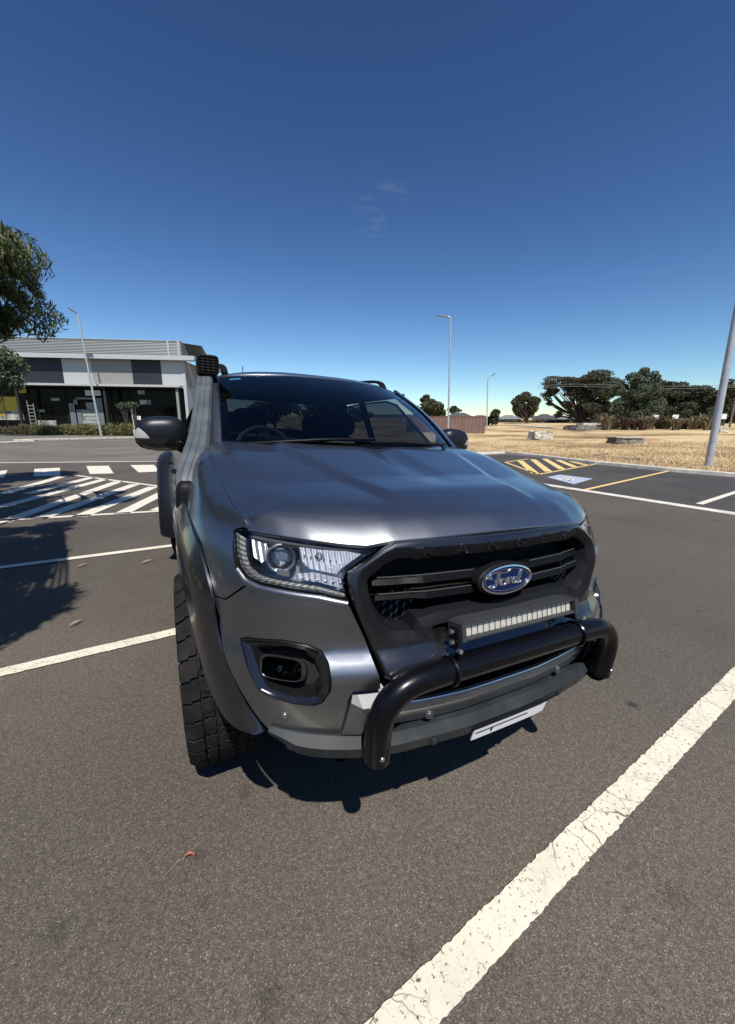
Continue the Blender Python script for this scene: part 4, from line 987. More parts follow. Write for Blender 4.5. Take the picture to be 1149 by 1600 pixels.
# roof
rings = []
RY = [(.0, 0), (.06, .020), (.25, .040), (.6, .055), (1.0, .058), (1.35, .048), (1.5, .03), (1.56, -.01)]
for d, h in RY:
    ring = []
    for k in range(nk):
        p = np.array(TP[k]); xx = p[0]*1.0; y = p[1]+d*(1-(abs(xx)/.66)**4*.06); edge = (abs(xx)/.66)**6
        ring.append((xx*(1+.02*min(d/.3, 1)), y, p[2]+.004+h*(1-edge*.65)))
    ring = [(ring[0][0]-.055, ring[0][1]+.01, ring[0][2]-.035)]+ring+[(ring[-1][0]+.055, ring[-1][1]+.01, ring[-1][2]-.035)]
    rings.append(ring)
b = MB(); b.loft([[(p[0], p[1]-.002, p[2]-.012) for p in rings[0]]]+rings, closed=False, cap=False); b.build('roof', m_paint, T, True, ang=50)
def pillar(sg):
    a0, a1 = np.array([sg*.708, .315, 1.306]), np.array([sg*.652, 1.01, 1.708]); o0, o1 = np.array([sg*.800, .36, 1.27]), np.array([sg*.700, 1.03, 1.685])
    rg = []
    for t in np.linspace(-.05, 1.05, 12):
        a = a0+(a1-a0)*t+np.array([0, -.5, .86])*.035*math.sin(math.pi*min(1, max(0, t))); o = o0+(o1-o0)*t+np.array([sg*.012, -.2, .3])*math.sin(math.pi*min(1, max(0, t)))*.06
        n = np.array([sg*.35, -.5, .8]); rg.append([a+n*.002, a+n*.012, (a*.6+o*.4)+n*.024, (a*.25+o*.75)+n*.014, o, o-n*.03])
    b = MB(); b.loft(rg); b.build('windscreen_pillar', m_paint, T, True, recalc=True, ang=50)
    # drip rail/trim highlight between glass and pillar
    b = MB(); b.tube([a0+(a1-a0)*t+np.array([0, -.5, .86])*(.035*math.sin(math.pi*t)+.006) for t in np.linspace(0, 1, 10)], .006, 6); b.build('windscreen_seal', m_gloss, T, True)
    # side window frame and glass
    L = lambda y, z: sg*np.interp(z, [1.22, 1.70], [.850, .690])
    wn = [(.62, 1.25), (1.10, 1.63), (1.25, 1.665), (1.68, 1.67), (1.68, 1.25)]; wr = [(1.78, 1.25), (1.78, 1.67), (2.20, 1.65), (2.42, 1.45), (2.42, 1.27)]
    for nm, q in (('side_window', wn), ('side_window', wr)):
        b = MB(); b.add([(L(y, z), y, z) for y, z in q], [tuple(range(len(q)))]); g_ = b.build(nm, m_tint, T, True, smooth=False)
        b = MB(); b.tube([(L(y, z)+sg*.002, y, z) for y, z in q+[q[0]]], .010, 6); b.build('frame', m_dark, g_, True)
    rg = []
    for y in np.linspace(1.0, 2.45, 8): rg.append([(sg*.70, y, 1.70+.01), (sg*.725, y, 1.712), (sg*.735, y, 1.70), (sg*.71, y, 1.68)])
    b = MB(); b.loft(rg); b.box(*sorted((sg*.70, sg*.86)), .50, 2.48, 1.215, 1.245); b.add([(L(0, 1.24), 1.66, 1.24), (L(0, 1.24), 1.80, 1.24), (L(0, 1.71), 1.80, 1.71), (L(0, 1.71), 1.66, 1.71)], [(0, 1, 2, 3)])
    b.add([(L(0, 1.24), 2.40, 1.24), (L(0, 1.24), 2.62, 1.24), (sg*.68, 2.44, 1.74), (sg*.70, 2.1, 1.72)], [(0, 1, 2, 3)]); b.build('cab_side_frame', m_paint, T, True, smooth=False)
    # roof rail
    pts = bez([(sg*.595, 1.10, 1.735), (sg*.60, 1.16, 1.790), (sg*.605, 1.32, 1.822), (sg*.61, 1.7, 1.845), (sg*.605, 2.1, 1.835), (sg*.60, 2.3, 1.80), (sg*.595, 2.36, 1.74)], 6)
    rg = []
    for i, p in enumerate(pts):
        t = pts[min(i+1, len(pts)-1)]-pts[max(i-1, 0)]; t /= np.linalg.norm(t); up = np.cross([1., 0, 0], t); up = up if up[2] > 0 or abs(up[2]) < .2 else -up; f_ = 1+1.4*max(0, 1-min(i, len(pts)-1-i)/7)
        rg.append([p+np.array([a, 0, 0])+up*c for a, c in ((-.018, -.010*f_), (-.020, .006*f_), (-.010, .012*f_), (.010, .012*f_), (.020, .006*f_), (.018, -.010*f_))])
    b = MB(); b.loft(rg); b.build('roof_rail', m_dark, T, True, recalc=True)
    b = MB()
both(pillar)
b = MB(); b.add([(-.62, 2.55, 1.30), (.62, 2.55, 1.30), (.55, 2.44, 1.68), (-.55, 2.44, 1.68)], [(0, 1, 2, 3)]); b.build('rear_window', m_tintr, T, True)
b = MB(); 
for q in (((-.86, 1.24), (.86, 1.24), (.86, 1.30), (-.86, 1.30)), ((-.70, 1.68), (.70, 1.68), (.66, 1.76), (-.66, 1.76)), ((-.86, 1.30), (-.60, 1.30), (-.53, 1.68), (-.70, 1.68)), ((.86, 1.30), (.60, 1.30), (.53, 1.68), (.70, 1.68))): b.add([(x, 2.555-(z-1.3)*.3, z) for x, z in q], [(0, 1, 2, 3)])
b.build('cab_rear_frame', m_dark, T, True)
b = MB(); b.tube([(-.30, 2.25, 1.80), (-.30, 2.30, 1.98)], .004, 6); b.build('antenna', m_dark, T, True)
# interior
I = T
b = MB(); b.box(-.80, .80, .5, 2.5, .62, .66); b.box(-.84, -.82, .4, 2.5, .6, 1.22); b.box(.82, .84, .4, 2.5, .6, 1.22); b.build('cab_floor', m_void, I, True)
rg = []
for x in np.linspace(-.78, .78, 13):
    e = .16*(abs(x)/.78)**2; rg.append([(x, .16+e, 1.28), (x, .40+e, 1.31-.01*abs(x)), (x, .62+.4*e, 1.315+.03*math.exp(-((x+.38)/.2)**2)), (x, .70+.4*e, 1.27), (x, .68, .95), (x, .3, .95)])
b = MB(); b.loft(rg); b.build('dashboard', m_dark, I, True, recalc=True)
sw_c = np.array([-.38, .92, 1.24]); q = rad(24)
b = MB(); b.tube([sw_c+np.array([.185*math.cos(t), .185*math.sin(t)*math.sin(q), .185*math.sin(t)*math.cos(q)]) for t in np.linspace(0, 2*math.pi, 36)], .015, 8)
for t in (0, math.pi, -math.pi/2): b.tube([sw_c, sw_c+np.array([.18*math.cos(t), .18*math.sin(t)*math.sin(q), .18*math.sin(t)*math.cos(q)])], .016, 6)
b.ellipsoid(sw_c, (.07, .04, .06)); b.build('steering_wheel', mat('steering wheel leather', (.06, .06, .062), .35), I, True)
def seat(x, y, wv=.25):
    b = MB(); b.ellipsoid((x, y, .98), (wv, .10, .36), 16, 12, .6); b.ellipsoid((x, y-.24, .72), (wv, .28, .10), 16, 8, .6); s = b.build('seat', m_seat, I, True)
    b = MB(); b.ellipsoid((x, y+.03, 1.46), (.135, .055, .095), 16, 10, .6); b.tube([(x-.05, y+.02, 1.3), (x-.05, y+.03, 1.42)], .008, 6); b.tube([(x+.05, y+.02, 1.3), (x+.05, y+.03, 1.42)], .008, 6); b.build('headrest', m_seat, s, True)
for x in (-.38, .38): seat(x, 1.45)
for x in (-.42, .42): seat(x, 2.28)
b = MB(); b.ellipsoid((0.02, .86, 1.60), (.11, .018, .035), 16, 8, .6); b.tube([(.0, .87, 1.62), (.0, .86, 1.70)], .01, 6); b.build('rear_view_mirror', m_gloss, I, True)

# ---- snorkel up the pillar
SK = [  # centre, half width, half depth, direction of width (out), forward normal
 ((-.882, .05, 1.130), .034, .045), ((-.874, .08, 1.165), .046, .046), ((-.856, .13, 1.212), .052, .045), ((-.832, .22, 1.270), .053, .042), ((-.812, .33, 1.325), .050, .040), ((-.785, .50, 1.430), .047, .038),
 ((-.758, .70, 1.555), .045, .036), ((-.738, .86, 1.655), .045, .035), ((-.730, .915, 1.690), .043, .034)]
rg = []; cs = [np.array(s[0]) for s in SK]
for i, (c, hw, hd) in enumerate(SK):
    t = cs[min(i+1, len(cs)-1)]-cs[max(i-1, 0)]; t /= np.linalg.norm(t); wv = np.array([1., -.25, .0]); wv -= t*(wv@t); wv /= np.linalg.norm(wv); n = np.cross(t, wv); n = n if n[1] < 0 else -n
    P = lambda a, d: np.array(c)+wv*hw*a+n*hd*d
    rg.append([P(-1, -1), P(-1, .35), P(-.8, .85), P(-.34, 1.0), P(-.30, .90), P(-.22, .90), P(-.18, 1.0), P(.20, 1.0), P(.24, .90), P(.30, .90), P(.34, 1.0), P(.78, .88), P(1, .4), P(1, -1)])
b = MB()
fine = []
for k in range(len(rg[0])): fine.append(bez([r[k] for r in rg], 5))
fine = list(zip(*fine)); b.loft(fine); sk = b.build('snorkel', m_snork, T, True, recalc=True, ang=28)
b = MB(); hc = np.array([-.716, .90, 1.755])
def sq(k, kz, y, z=0, p=.35): return [hc+np.array([.062*k*math.copysign(abs(math.cos(t))**p, math.cos(t)), y, z+.056*kz*math.copysign(abs(math.sin(t))**p, math.sin(t))]) for t in np.linspace(0, 6.283, 28, endpoint=False)]
b.loft([sq(.8, .8, .10, -.01), sq(.98, .96, .05), sq(1, 1, -.04), sq(.96, .96, -.062), sq(.84, .80, -.064), sq(.80, .76, -.030)]); b.tube([(-.730, .915, 1.675), (-.724, .91, 1.72)], .042, 16)
hd_ = b.build('snorkel_head', m_dark, T, True, recalc=True, ang=35)
b = MB()
for z in np.linspace(-.032, .032, 5): b.box(hc[0]-.05, hc[0]+.05, hc[1]-.058, hc[1]-.048, hc[2]+z-.003, hc[2]+z+.003)
for x in np.linspace(-.03, .03, 3): b.box(hc[0]+x-.002, hc[0]+x+.002, hc[1]-.060, hc[1]-.05, hc[2]-.04, hc[2]+.04)
b.build('intake_grille', m_void, hd_, True, smooth=False)
b = MB(); b.tube([(-.79, .62, 1.50), (-.72, .66, 1.50)], .012, 6); b.build('snorkel_bracket', m_dark, T, True)
b = MB(); b.ellipsoid((-.878, .05, 1.080), (.046, .06, .100), 16, 10, .6); b.build('snorkel_base', m_dark, T, True)

# ---- door mirrors
def dmir(sg):
    c = np.array([sg*(.975 if sg < 0 else .952), .64, 1.355 if sg < 0 else 1.365]); b = MB(); rg = []
    for t in np.linspace(0, 1, 17):
        x = -.125+.25*t; e = (2*t-1); k = max(.02, 1-abs(e)**3.2)**.5; zc = .004*e*-1
        rg.append([c+np.array([sg*x, .075*k*math.copysign(abs(math.cos(a))**.8, math.cos(a)), zc+.092*k*(1-.10*t)*math.copysign(abs(math.sin(a))**.7, math.sin(a))]) for a in np.linspace(0, 6.283, 24, endpoint=False)])
    b.loft(rg); V = b.V
    mo = b.build('door_mirror', m_mir, T, True, recalc=True, ang=60)
    # lower black shell slightly proud, split line
    b = MB(); rg = []
    for t in np.linspace(.02, .98, 15):
        x = -.125+.25*t; e = (2*t-1); k = max(.02, 1-abs(e)**3.2)**.5
        rg.append([c+np.array([sg*x, -.0775*k*math.cos(a), -.030-.062*k*math.sin(a)]) for a in np.linspace(-.15, math.pi+.15, 14)])
    b.loft(rg, closed=False, cap=False); b.build('mirror_lower_shell', m_gloss, mo, True, recalc=True)
    # indicator lens on the outer front corner
    b = MB(); rg = []
    for t in np.linspace(.70, 1.0, 10):
        x = -.125+.25*t; e = (2*t-1); k = max(.02, 1-abs(e)**3.2)**.5; s_ = (t-.70)/.30
        h0 = -.026; h1 = -.026+.052*min(1, s_*1.6)**.7*(1 if t < .93 else .8)
        rg.append([c+np.array([sg*(x+.002), -.080*k*math.cos(math.asin(max(-1, min(1, z/.085)))) , z]) for z in np.linspace(h0, h1, 6)])
    b.loft(rg, closed=False, cap=False); b.build('mirror_indicator', mat('clear indicator', (.55, .54, .52), .15, .2, coat=.6, bump=(120, .4, .003)), mo, True, recalc=True)
    b = MB(); b.tube([(sg*.84, .62, 1.27), (sg*.90, .64, 1.295)], [.035, .03], 10); b.build('mirror_arm', m_dark, mo, True)
    b = MB(); b.add([c+np.array([sg*x, .078, z]) for x, z in ((-.10, -.06), (.10, -.055), (.10, .055), (-.10, .06))], [(0, 1, 2, 3)]); b.build('mirror_glass', m_chrome, mo, True)
both(dmir)

# ---- wheels
def wheel(x, y, name='wheel'):
    R0 = .405; sg = -1 if x < 0 else 1; W2 = .131
    root = empty('wheel', None, None, (x, y, R0));
    for k in list(root.keys()): del root[k]
    root.parent = T
    prof = [(-W2*.78, .215), (-W2*.98, .26), (-W2*1.04, .31), (-W2*1.0, .355), (-W2*.93, .382), (-W2*.80, .392), (0, .396), (W2*.80, .392), (W2*.93, .382), (W2*1.0, .355), (W2*1.04, .31), (W2*.98, .26), (W2*.78, .215)]
    n = 96; b = MB(); b.loft([[(a, r*math.cos(t), r*math.sin(t)) for a, r in prof] for t in np.linspace(0, 2*math.pi, n+1)], closed=False, cap=False)
    # tread blocks
    def blk(poly, r0=.393, r1=.4055, taper=.0016):
        # poly: (a across, s along circumference in metres)
        k = len(poly); ca = sum(p[0] for p in poly)/k; cs_ = sum(p[1] for p in poly)/k; V = []
        for r, sh in ((r0, 0), (r1-.002, taper*.6), (r1, taper*1.6)):
            for a, s in poly:
                d = math.hypot(a-ca, s-cs_)+1e-9; a2 = a-(a-ca)/d*sh; s2 = s-(s-cs_)/d*sh; rr = r-(max(0, abs(a2)-.100)**1.5)*3.2; th = s2/.4; V.append((a2, rr*math.cos(th), rr*math.sin(th)))
        F = [(i, (i+1) % k, k+(i+1) % k, k+i) for i in range(k)]+[(k+i, k+(i+1) % k, 2*k+(i+1) % k, 2*k+i) for i in range(k)]+[tuple(range(2*k, 3*k))]
        b.add(V, F)
    NP = 34; pitch = 2*math.pi*.4/NP; g = .0028
    for i in range(NP):
        s0 = i*pitch
        for sd in (-1, 1):
            o = s0+(pitch*.5 if sd > 0 else 0); j = rng.uniform(-.0015, .0015)
            # shoulder lug, staircase edge
            L = [(.137, .002), (.137, pitch-.005), (.106, pitch-.006), (.104, pitch-.014), (.078, pitch-.016), (.074, pitch*.45), (.080, -.006), (.108, -.004), (.110, .002)]
            blk([(sd*a, o+s+j) for a, s in L])
            # sipes are thin cuts: represented by a second small ledge on the shoulder wall
            V = [(sd*.138, o+pitch*.2), (sd*.138, o+pitch*.8)]
            L2 = [(.071, -.004), (.067, pitch*.42), (.052, pitch*.60), (.036, pitch*.42), (.034, -.002), (.050, -.012)]
            blk([(sd*a, o+s) for a, s in L2]); L3 = [(.070, pitch*.50), (.073, pitch-.020), (.056, pitch-.018), (.040, pitch-.012), (.033, pitch*.50), (.052, pitch*.66)]
            blk([(sd*a, o+s) for a, s in L3])
        L = [(.028, .002), (.030, pitch*.40), (.012, pitch*.52), (-.012, pitch*.40), (-.029, pitch*.48), (-.026, .004), (-.008, -.008)]; blk([(a, s0+s) for a, s in L])
        L = [(.028, pitch*.50), (.026, pitch-.006), (.006, pitch-.014), (-.026, pitch-.005), (-.028, pitch*.58), (-.012, pitch*.50), (.012, pitch*.62)]; blk([(a, s0+s) for a, s in L])
        # sidewall ribs
        for sd in (-1, 1):
            V = []; 
            for s, h in ((.004, 0), (pitch-.006, 0)):
                th = (s0+s+(pitch*.5 if sd > 0 else 0))/.4; V += [(sd*W2*1.0, .384*math.cos(th), .384*math.sin(th)), (sd*(W2*1.0+.006), .376*math.cos(th), .376*math.sin(th)), (sd*(W2*1.04+.004), .350*math.cos(th), .350*math.sin(th)), (sd*W2*1.0, .345*math.cos(th), .345*math.sin(th))]
            b.add(V, [(0, 1, 5, 4), (1, 2, 6, 5), (2, 3, 7, 6), (0, 1, 2, 3), (4, 5, 6, 7)])
    ty = b.build('tyre', m_rubber, root, recalc=True, ang=25)
    b = MB(); pr = [(sg*W2*.8, .222), (sg*W2*.78, .205), (sg*W2*.5, .19), (-sg*W2*.7, .20)]
    b.loft([[(a, r*math.cos(t), r*math.sin(t)) for a, r in pr] for t in np.linspace(0, 2*math.pi, 49)], closed=False, cap=False)
    for i in range(6):
        t = i*math.pi/3; d = np.array([0, math.cos(t), math.sin(t)]); e = np.array([0, -math.sin(t), math.cos(t)]); X = np.array([sg*1., 0, 0])
        b.loft([[X*.07+d*.03-e*.03, X*.09+d*.03-e*.02, X*.09+d*.03+e*.02, X*.07+d*.03+e*.03], [X*.06+d*.20-e*.022, X*.098+d*.20-e*.015, X*.098+d*.20+e*.015, X*.06+d*.20+e*.022]])
    b.tube([(sg*.05, 0, 0), (sg*.098, 0, 0)], .045, 20); b.build('rim', m_rim, root, recalc=True)
    b = MB(); b.tube([(-sg*.05, 0, 0), (-sg*.03, 0, 0)], .16, 28); b.build('brake_disc', m_silver, root)
for x in (-.788, .788): wheel(x, 0.)
for x in (-.88, .88): wheel(x, 3.22)

# =================================================================== SURROUNDINGS
# ---- trees
m_bark = mat('bark', (.10, .085, .07), .9, bump=(20, .6, .02), var=(6, (.19, .17, .145), .4, .7))
m_barkd = mat('dark bark', (.05, .042, .036), .9)
m_lf_dark = leaf_mat('dark evergreen leaves', (.024, .032, .016), (.085, .095, .050), .12)
m_lf_brn = leaf_mat('brown green leaves', (.034, .034, .018), (.110, .105, .058), .12)
m_lf_euc = leaf_mat('grey green gum leaves', (.042, .056, .032), (.130, .155, .090), .18)
m_lf_near = leaf_mat('drooping gum leaves', (.040, .055, .018), (.17, .19, .075), .3)
m_lf_flax = leaf_mat('flax leaves', (.10, .085, .045), (.30, .25, .15), .2)
m_lf_flaxd = leaf_mat('dark flax leaves', (.05, .035, .022), (.16, .12, .07), .2)
m_lf_hedge = leaf_mat('garden leaves', (.07, .075, .025), (.26, .24, .10), .25)
m_lf_hedged = leaf_mat('dark garden leaves', (.05, .05, .03), (.16, .14, .08), .2)
def leaves(blobs, n, size, droop=0., aspect=1., shell=.5):
    """blobs: (centre, radii) ; leaf-sized quads spread through them"""
    vol = np.array([b[1][0]*b[1][1]*b[1][2] for b in blobs])**.7; cnt = (vol/vol.sum()*n).astype(int)+1
    P = []
    for (c, r), k in zip(blobs, cnt):
        d = rng.normal(size=(k, 3)); d /= np.linalg.norm(d, axis=1)[:, None]; q = rng.uniform(0, 1, k)**(1/3*(1-shell)+.02)
        P.append(np.array(c)+d*np.array(r)*q[:, None]*(1+.16*np.sin(d[:, :1]*7+d[:, 1:2]*5+c[0]*3)))
    p = np.concatenate(P); k = len(p); a = rng.normal(size=(k, 3)); a[:, 2] -= droop*2.2; a /= np.linalg.norm(a, axis=1)[:, None]
    b_ = np.cross(a, rng.normal(size=(k, 3))); b_ /= np.linalg.norm(b_, axis=1)[:, None]; s = size*rng.uniform(.6, 1.4, (k, 1)); L = a*s*aspect; W = b_*s*.5
    Q = np.stack([p-L*.5, p-L*.05+W*.5, p+L*.5, p-L*.05-W*.5] if aspect > 2 else [p-L*.5-W, p+L*.5-W*.6, p+L*.5+W, p-L*.4+W*.8], 1).reshape(-1, 3)
    return Q.tolist(), np.arange(4*k).reshape(-1, 4).tolist()
def tree(name, label, base, D, blobs, m, n=4000, size=.35, group=None, spread=None, trunk=.25, limbs=9, bark=None, depth=.7, zb=None):
    """base: px of the foot; blobs: (px, py, rx_px, ry_px)"""
    foot = dp(base[0], base[1], D); 
    if zb is not None: foot[2] = zb
    root = empty(name, label, 'tree', tuple(foot), group); sc_ = D*1.12/FPX
    fwd = np.array([math.sin(YAW), math.cos(YAW), 0])
    B = []
    for bx_, by_, rx, ry in blobs:
        c = dp(bx_, by_, D)+fwd*rng.uniform(-1, 1)*rx*sc_*.5*depth; B.append((c-foot, (rx*sc_, rx*sc_*depth, ry*sc_)))
    # break each blob in clumps so sky shows between them
    CL = []
    for c, r in B:
        k = 9
        for _ in range(k):
            d = rng.normal(size=3); d /= np.linalg.norm(d); q = rng.uniform(.35, .95); f_ = rng.uniform(.32, .56); CL.append((c+d*np.array(r)*q, tuple(np.array(r)*f_*np.array([1.1, 1.1, .8]))))
    V, F = leaves(CL, n, size); mk('crown', V, F, m, root, smooth=False)
    b = MB(); top = np.mean([c for c, r in B], axis=0); hgt = max(top[2]*.35, .6)
    fork = np.array([0, 0, hgt]); b.tube(bez([(0, 0, -.3), (trunk*.1, 0, hgt*.5), tuple(fork)], 3), [trunk*1.15]+[trunk]*4+[trunk*.8]*2, 8)
    ends = [c for c, r in CL]; idx = rng.permutation(len(ends))[:limbs*3]
    for i in idx:
        e = ends[i]; mid = fork+(e-fork)*.5+np.array([0, 0, -.04*np.linalg.norm(e)])+rng.normal(size=3)*.05*np.linalg.norm(e)
        s = np.array([0, 0, hgt*rng.uniform(.45, 1)]); pts = bez([s, mid, e], 4); b.tube(pts, [trunk*.42*(1-.85*j/(len(pts)-1))+.02 for j in range(len(pts))], 5, cap=False)
    b.build('trunk', bark or m_barkd, root, loc=None); return root

TG = 'trees beyond the vacant field'
tree('conifer_tree', 'round dark bushy tree rising behind the left end of the brown fence', (672, 662), 80, [(672, 640, 17, 15), (660, 645, 13, 13), (685, 646, 12, 12), (668, 628, 12, 8)], m_lf_brn, 13000, 0.261, TG, trunk=.3)
tree('gum_tree', 'small thin olive tree behind the fence beside the tall lamp post', (711, 655), 95, [(711, 639, 8, 4), (706, 642, 6, 4), (716, 641, 5, 3)], m_lf_euc, 2340, 0.232, TG, trunk=.12)
tree('gum_tree', 'small dark rounded tree right beside the distant curved street lamp', (769, 663), 85, [(770, 651, 9, 10), (764, 655, 6, 7), (776, 655, 5, 7)], m_lf_dark, 5720, 0.232, TG, trunk=.15)
tree('cypress_tree', 'medium dark tree with sparse crown left of the widest umbrella tree', (823, 663), 105, [(825, 622, 13, 9), (812, 630, 11, 11), (834, 634, 10, 12), (822, 645, 13, 12), (808, 641, 6, 8)], m_lf_brn, 14300, 0.244, TG, trunk=.3, limbs=10)
tree('cypress_tree', 'widest umbrella shaped cypress with fan of bare limbs under dark canopy', (905, 666), 112, [(876, 601, 24, 9), (905, 594, 27, 9), (935, 599, 26, 10), (952, 612, 20, 12), (862, 611, 13, 8), (893, 612, 19, 8), (922, 618, 19, 10), (943, 633, 14, 12), (858, 628, 7, 5), (885, 632, 10, 6), (872, 650, 8, 5), (930, 645, 20, 12)], m_lf_brn, 44200, 0.232, TG, trunk=.55, limbs=24)
tree('cypress_tree', 'dark spreading cypress directly right of the tall green gum tree', (1052, 666), 110, [(1040, 605, 20, 9), (1060, 611, 19, 10), (1035, 622, 18, 12), (1070, 620, 16, 11), (1048, 640, 24, 14), (1068, 644, 18, 12)], m_lf_dark, 23400, 0.244, TG, trunk=.4, limbs=16)
tree('cypress_tree', 'flat topped dark cypress nearest left of the leaning grey pole', (1092, 666), 112, [(1080, 612, 16, 8), (1099, 612, 16, 8), (1113, 620, 13, 10), (1088, 626, 17, 11), (1074, 636, 14, 12), (1106, 640, 20, 14), (1086, 646, 18, 11)], m_lf_dark, 20800, 0.244, TG, trunk=.4, limbs=16)
tree('cypress_tree', 'dark tree crown cut off by the right edge, behind the leaning pole', (1146, 668), 108, [(1140, 608, 14, 9), (1152, 616, 16, 12), (1134, 628, 10, 12), (1160, 634, 16, 16), (1142, 648, 12, 10)], m_lf_brn, 16900, 0.244, TG, trunk=.35, limbs=14)
tree('gum_tree', 'tall grey green gum tree with loose feathery top in the middle of the trees', (990, 668), 88, [(996, 592, 12, 10), (1020, 594, 9, 9), (985, 604, 16, 12), (1008, 612, 18, 13), (975, 622, 16, 14), (996, 632, 20, 16), (1020, 628, 13, 15), (968, 642, 14, 13), (988, 650, 18, 12), (1012, 648, 16, 13)], m_lf_euc, 39000, 0.209, TG, trunk=.3, limbs=14)
tree('gum_tree', 'low olive bush between the trees at the far right', (1118, 668), 90, [(1112, 654, 9, 9), (1122, 656, 8, 8)], m_lf_euc, 4680, 0.203, TG, trunk=.12)
tree('round_tree', 'dark rounded tree beside the shop building at the left photo edge', (-26, 662), 66, [(2, 564, 14, 12), (-18, 570, 22, 22), (14, 576, 11, 12), (0, 588, 14, 8), (-30, 590, 22, 18)], m_lf_euc, 9000, .20, None, trunk=.12, limbs=10, zb=0)

tree('gum_tree', 'wide gum tree seen only through the truck rear window, left one', (430, 668), 60, [(420, 640, 22, 16), (448, 632, 20, 14), (400, 648, 16, 12)], m_lf_euc, 5000, .25, TG, trunk=.2)
tree('gum_tree', 'wide gum tree seen only through the truck rear window, right one', (505, 668), 66, [(495, 640, 24, 15), (528, 645, 18, 12), (560, 648, 20, 10)], m_lf_dark, 5000, .25, TG, trunk=.2)
# big gum tree outside the frame on the left: hanging branches in view, shade on the asphalt
def near_tree():
    foot = np.array([-6.4, 4.2, 0.]); root = empty('gum_tree', 'gum tree with narrow drooping leaves hanging in at the left edge', 'tree', tuple(foot))
    BL = []
    for px, py, D, r in ((-10, 362, 7.4, .22), (10, 385, 7.6, .20), (26, 398, 7.7, .14), (2, 412, 7.4, .26), (24, 420, 7.8, .16), (-14, 440, 7.2, .34), (14, 452, 7.5, .20), (44, 444, 7.9, .14), (58, 460, 8.0, .11), (30, 474, 7.7, .13), (4, 484, 7.3, .22), (20, 500, 7.4, .12), (-6, 508, 7.2, .20), (8, 520, 7.3, .07), (-70, 410, 7, .7), (-80, 480, 7, .8), (-150, 440, 6.8, 1.)):
        BL.append((dp(px, py, D), (r, r, r*.85)))
    GS = [(60, 741, 4.4, .9), (100, 741, 4.4, .6), (0, 748, 4.4, 1.1), (50, 765, 4.3, .8), (10, 785, 4.2, .8), (60, 741, 4.4, .5), (20, 745, 4.6, .8), (95, 743, 4.5, .35), (-20, 760, 4.5, .9), (30, 775, 4.4, .6), (70, 762, 4.4, .30), (10, 800, 4.2, .6), (60, 800, 4.2, .40), (90, 792, 4.3, .22), (40, 825, 4.0, .42), (-20, 840, 4.0, .6), (80, 828, 4.1, .22), (30, 856, 3.8, .38), (70, 860, 3.8, .22), (95, 862, 3.9, .12), (0, 880, 3.7, .40), (35, 905, 3.6, .18), (60, 903, 3.6, .12), (20, 935, 3.4, .30), (60, 938, 3.4, .20), (100, 937, 3.5, .09), (85, 945, 3.5, .10), (30, 965, 3.3, .24), (65, 968, 3.3, .14), (0, 985, 3.2, .26), (28, 990, 3.2, .10), (-60, 900, 4.2, .8), (-60, 980, 4, .6), (-120, 800, 4.6, 1.1), (-160, 900, 4.6, 1.0), (-60, 790, 4.6, .9)]
    off = -SUN[:2]/SUN[2]
    for px, py, h, r in GS:
        g = gp(px, py); c = np.array([g[0]-off[0]*h, g[1]-off[1]*h, h]); BL.append((c, (r, r*1.25, r*.7)))
    CL = []
    for c, r in BL:
        for _ in range(7):
            d = rng.normal(size=3); d /= np.linalg.norm(d); CL.append((c-foot+d*np.array(r)*rng.uniform(.3, 1.), tuple(np.array(r)*rng.uniform(.3, .55))))
    nv = (len(BL)-len(GS))*7; V, F = leaves(CL[:nv], 26000, .034, .45, 3.2, .2); V2, F2 = leaves(CL[nv:], 90000, .050, .3, 3.0, .1); k_ = len(V)
    mk('crown', V+V2, F+[[i+k_ for i in f] for f in F2], m_lf_near, root, smooth=False)
    b = MB(); b.tube(bez([(0, 0, -.1), (.1, -.05, 1.2), (.3, 0, 2.3)], 4), [.22]*5+[.17]*4, 10)
    mains = []
    for t in ((3.2, 1.6, 4.3), (2.6, 4.6, 4.6), (3.4, -1.6, 3.8), (1.0, 6.0, 4.8), (-.5, 2.5, 5.0), (.6, -2.5, 4.6)):
        p = bez([(.3, 0, 2.2), (t[0]*.5, t[1]*.5, 2.3+(t[2]-2.3)*.75), t], 6); mains.append(p); b.tube(p, [.10*(1-.7*i/(len(p)-1)) for i in range(len(p))], 6, cap=False)
    allp = np.array([q for p in mains for q in p])
    for c, r in BL:
        e = c-foot; k = int(((allp-e)**2).sum(1).argmin()); s = allp[k]; md = (s+e)/2+np.array([0, 0, .18]); p = bez([s, md, e, e+np.array([rng.normal()*.1, rng.normal()*.1, -.18])], 4); b.tube(p, [.028*(1-.85*i/(len(p)-1)) for i in range(len(p))], 5, cap=False)
    b.build('trunk', m_bark, root)
near_tree()

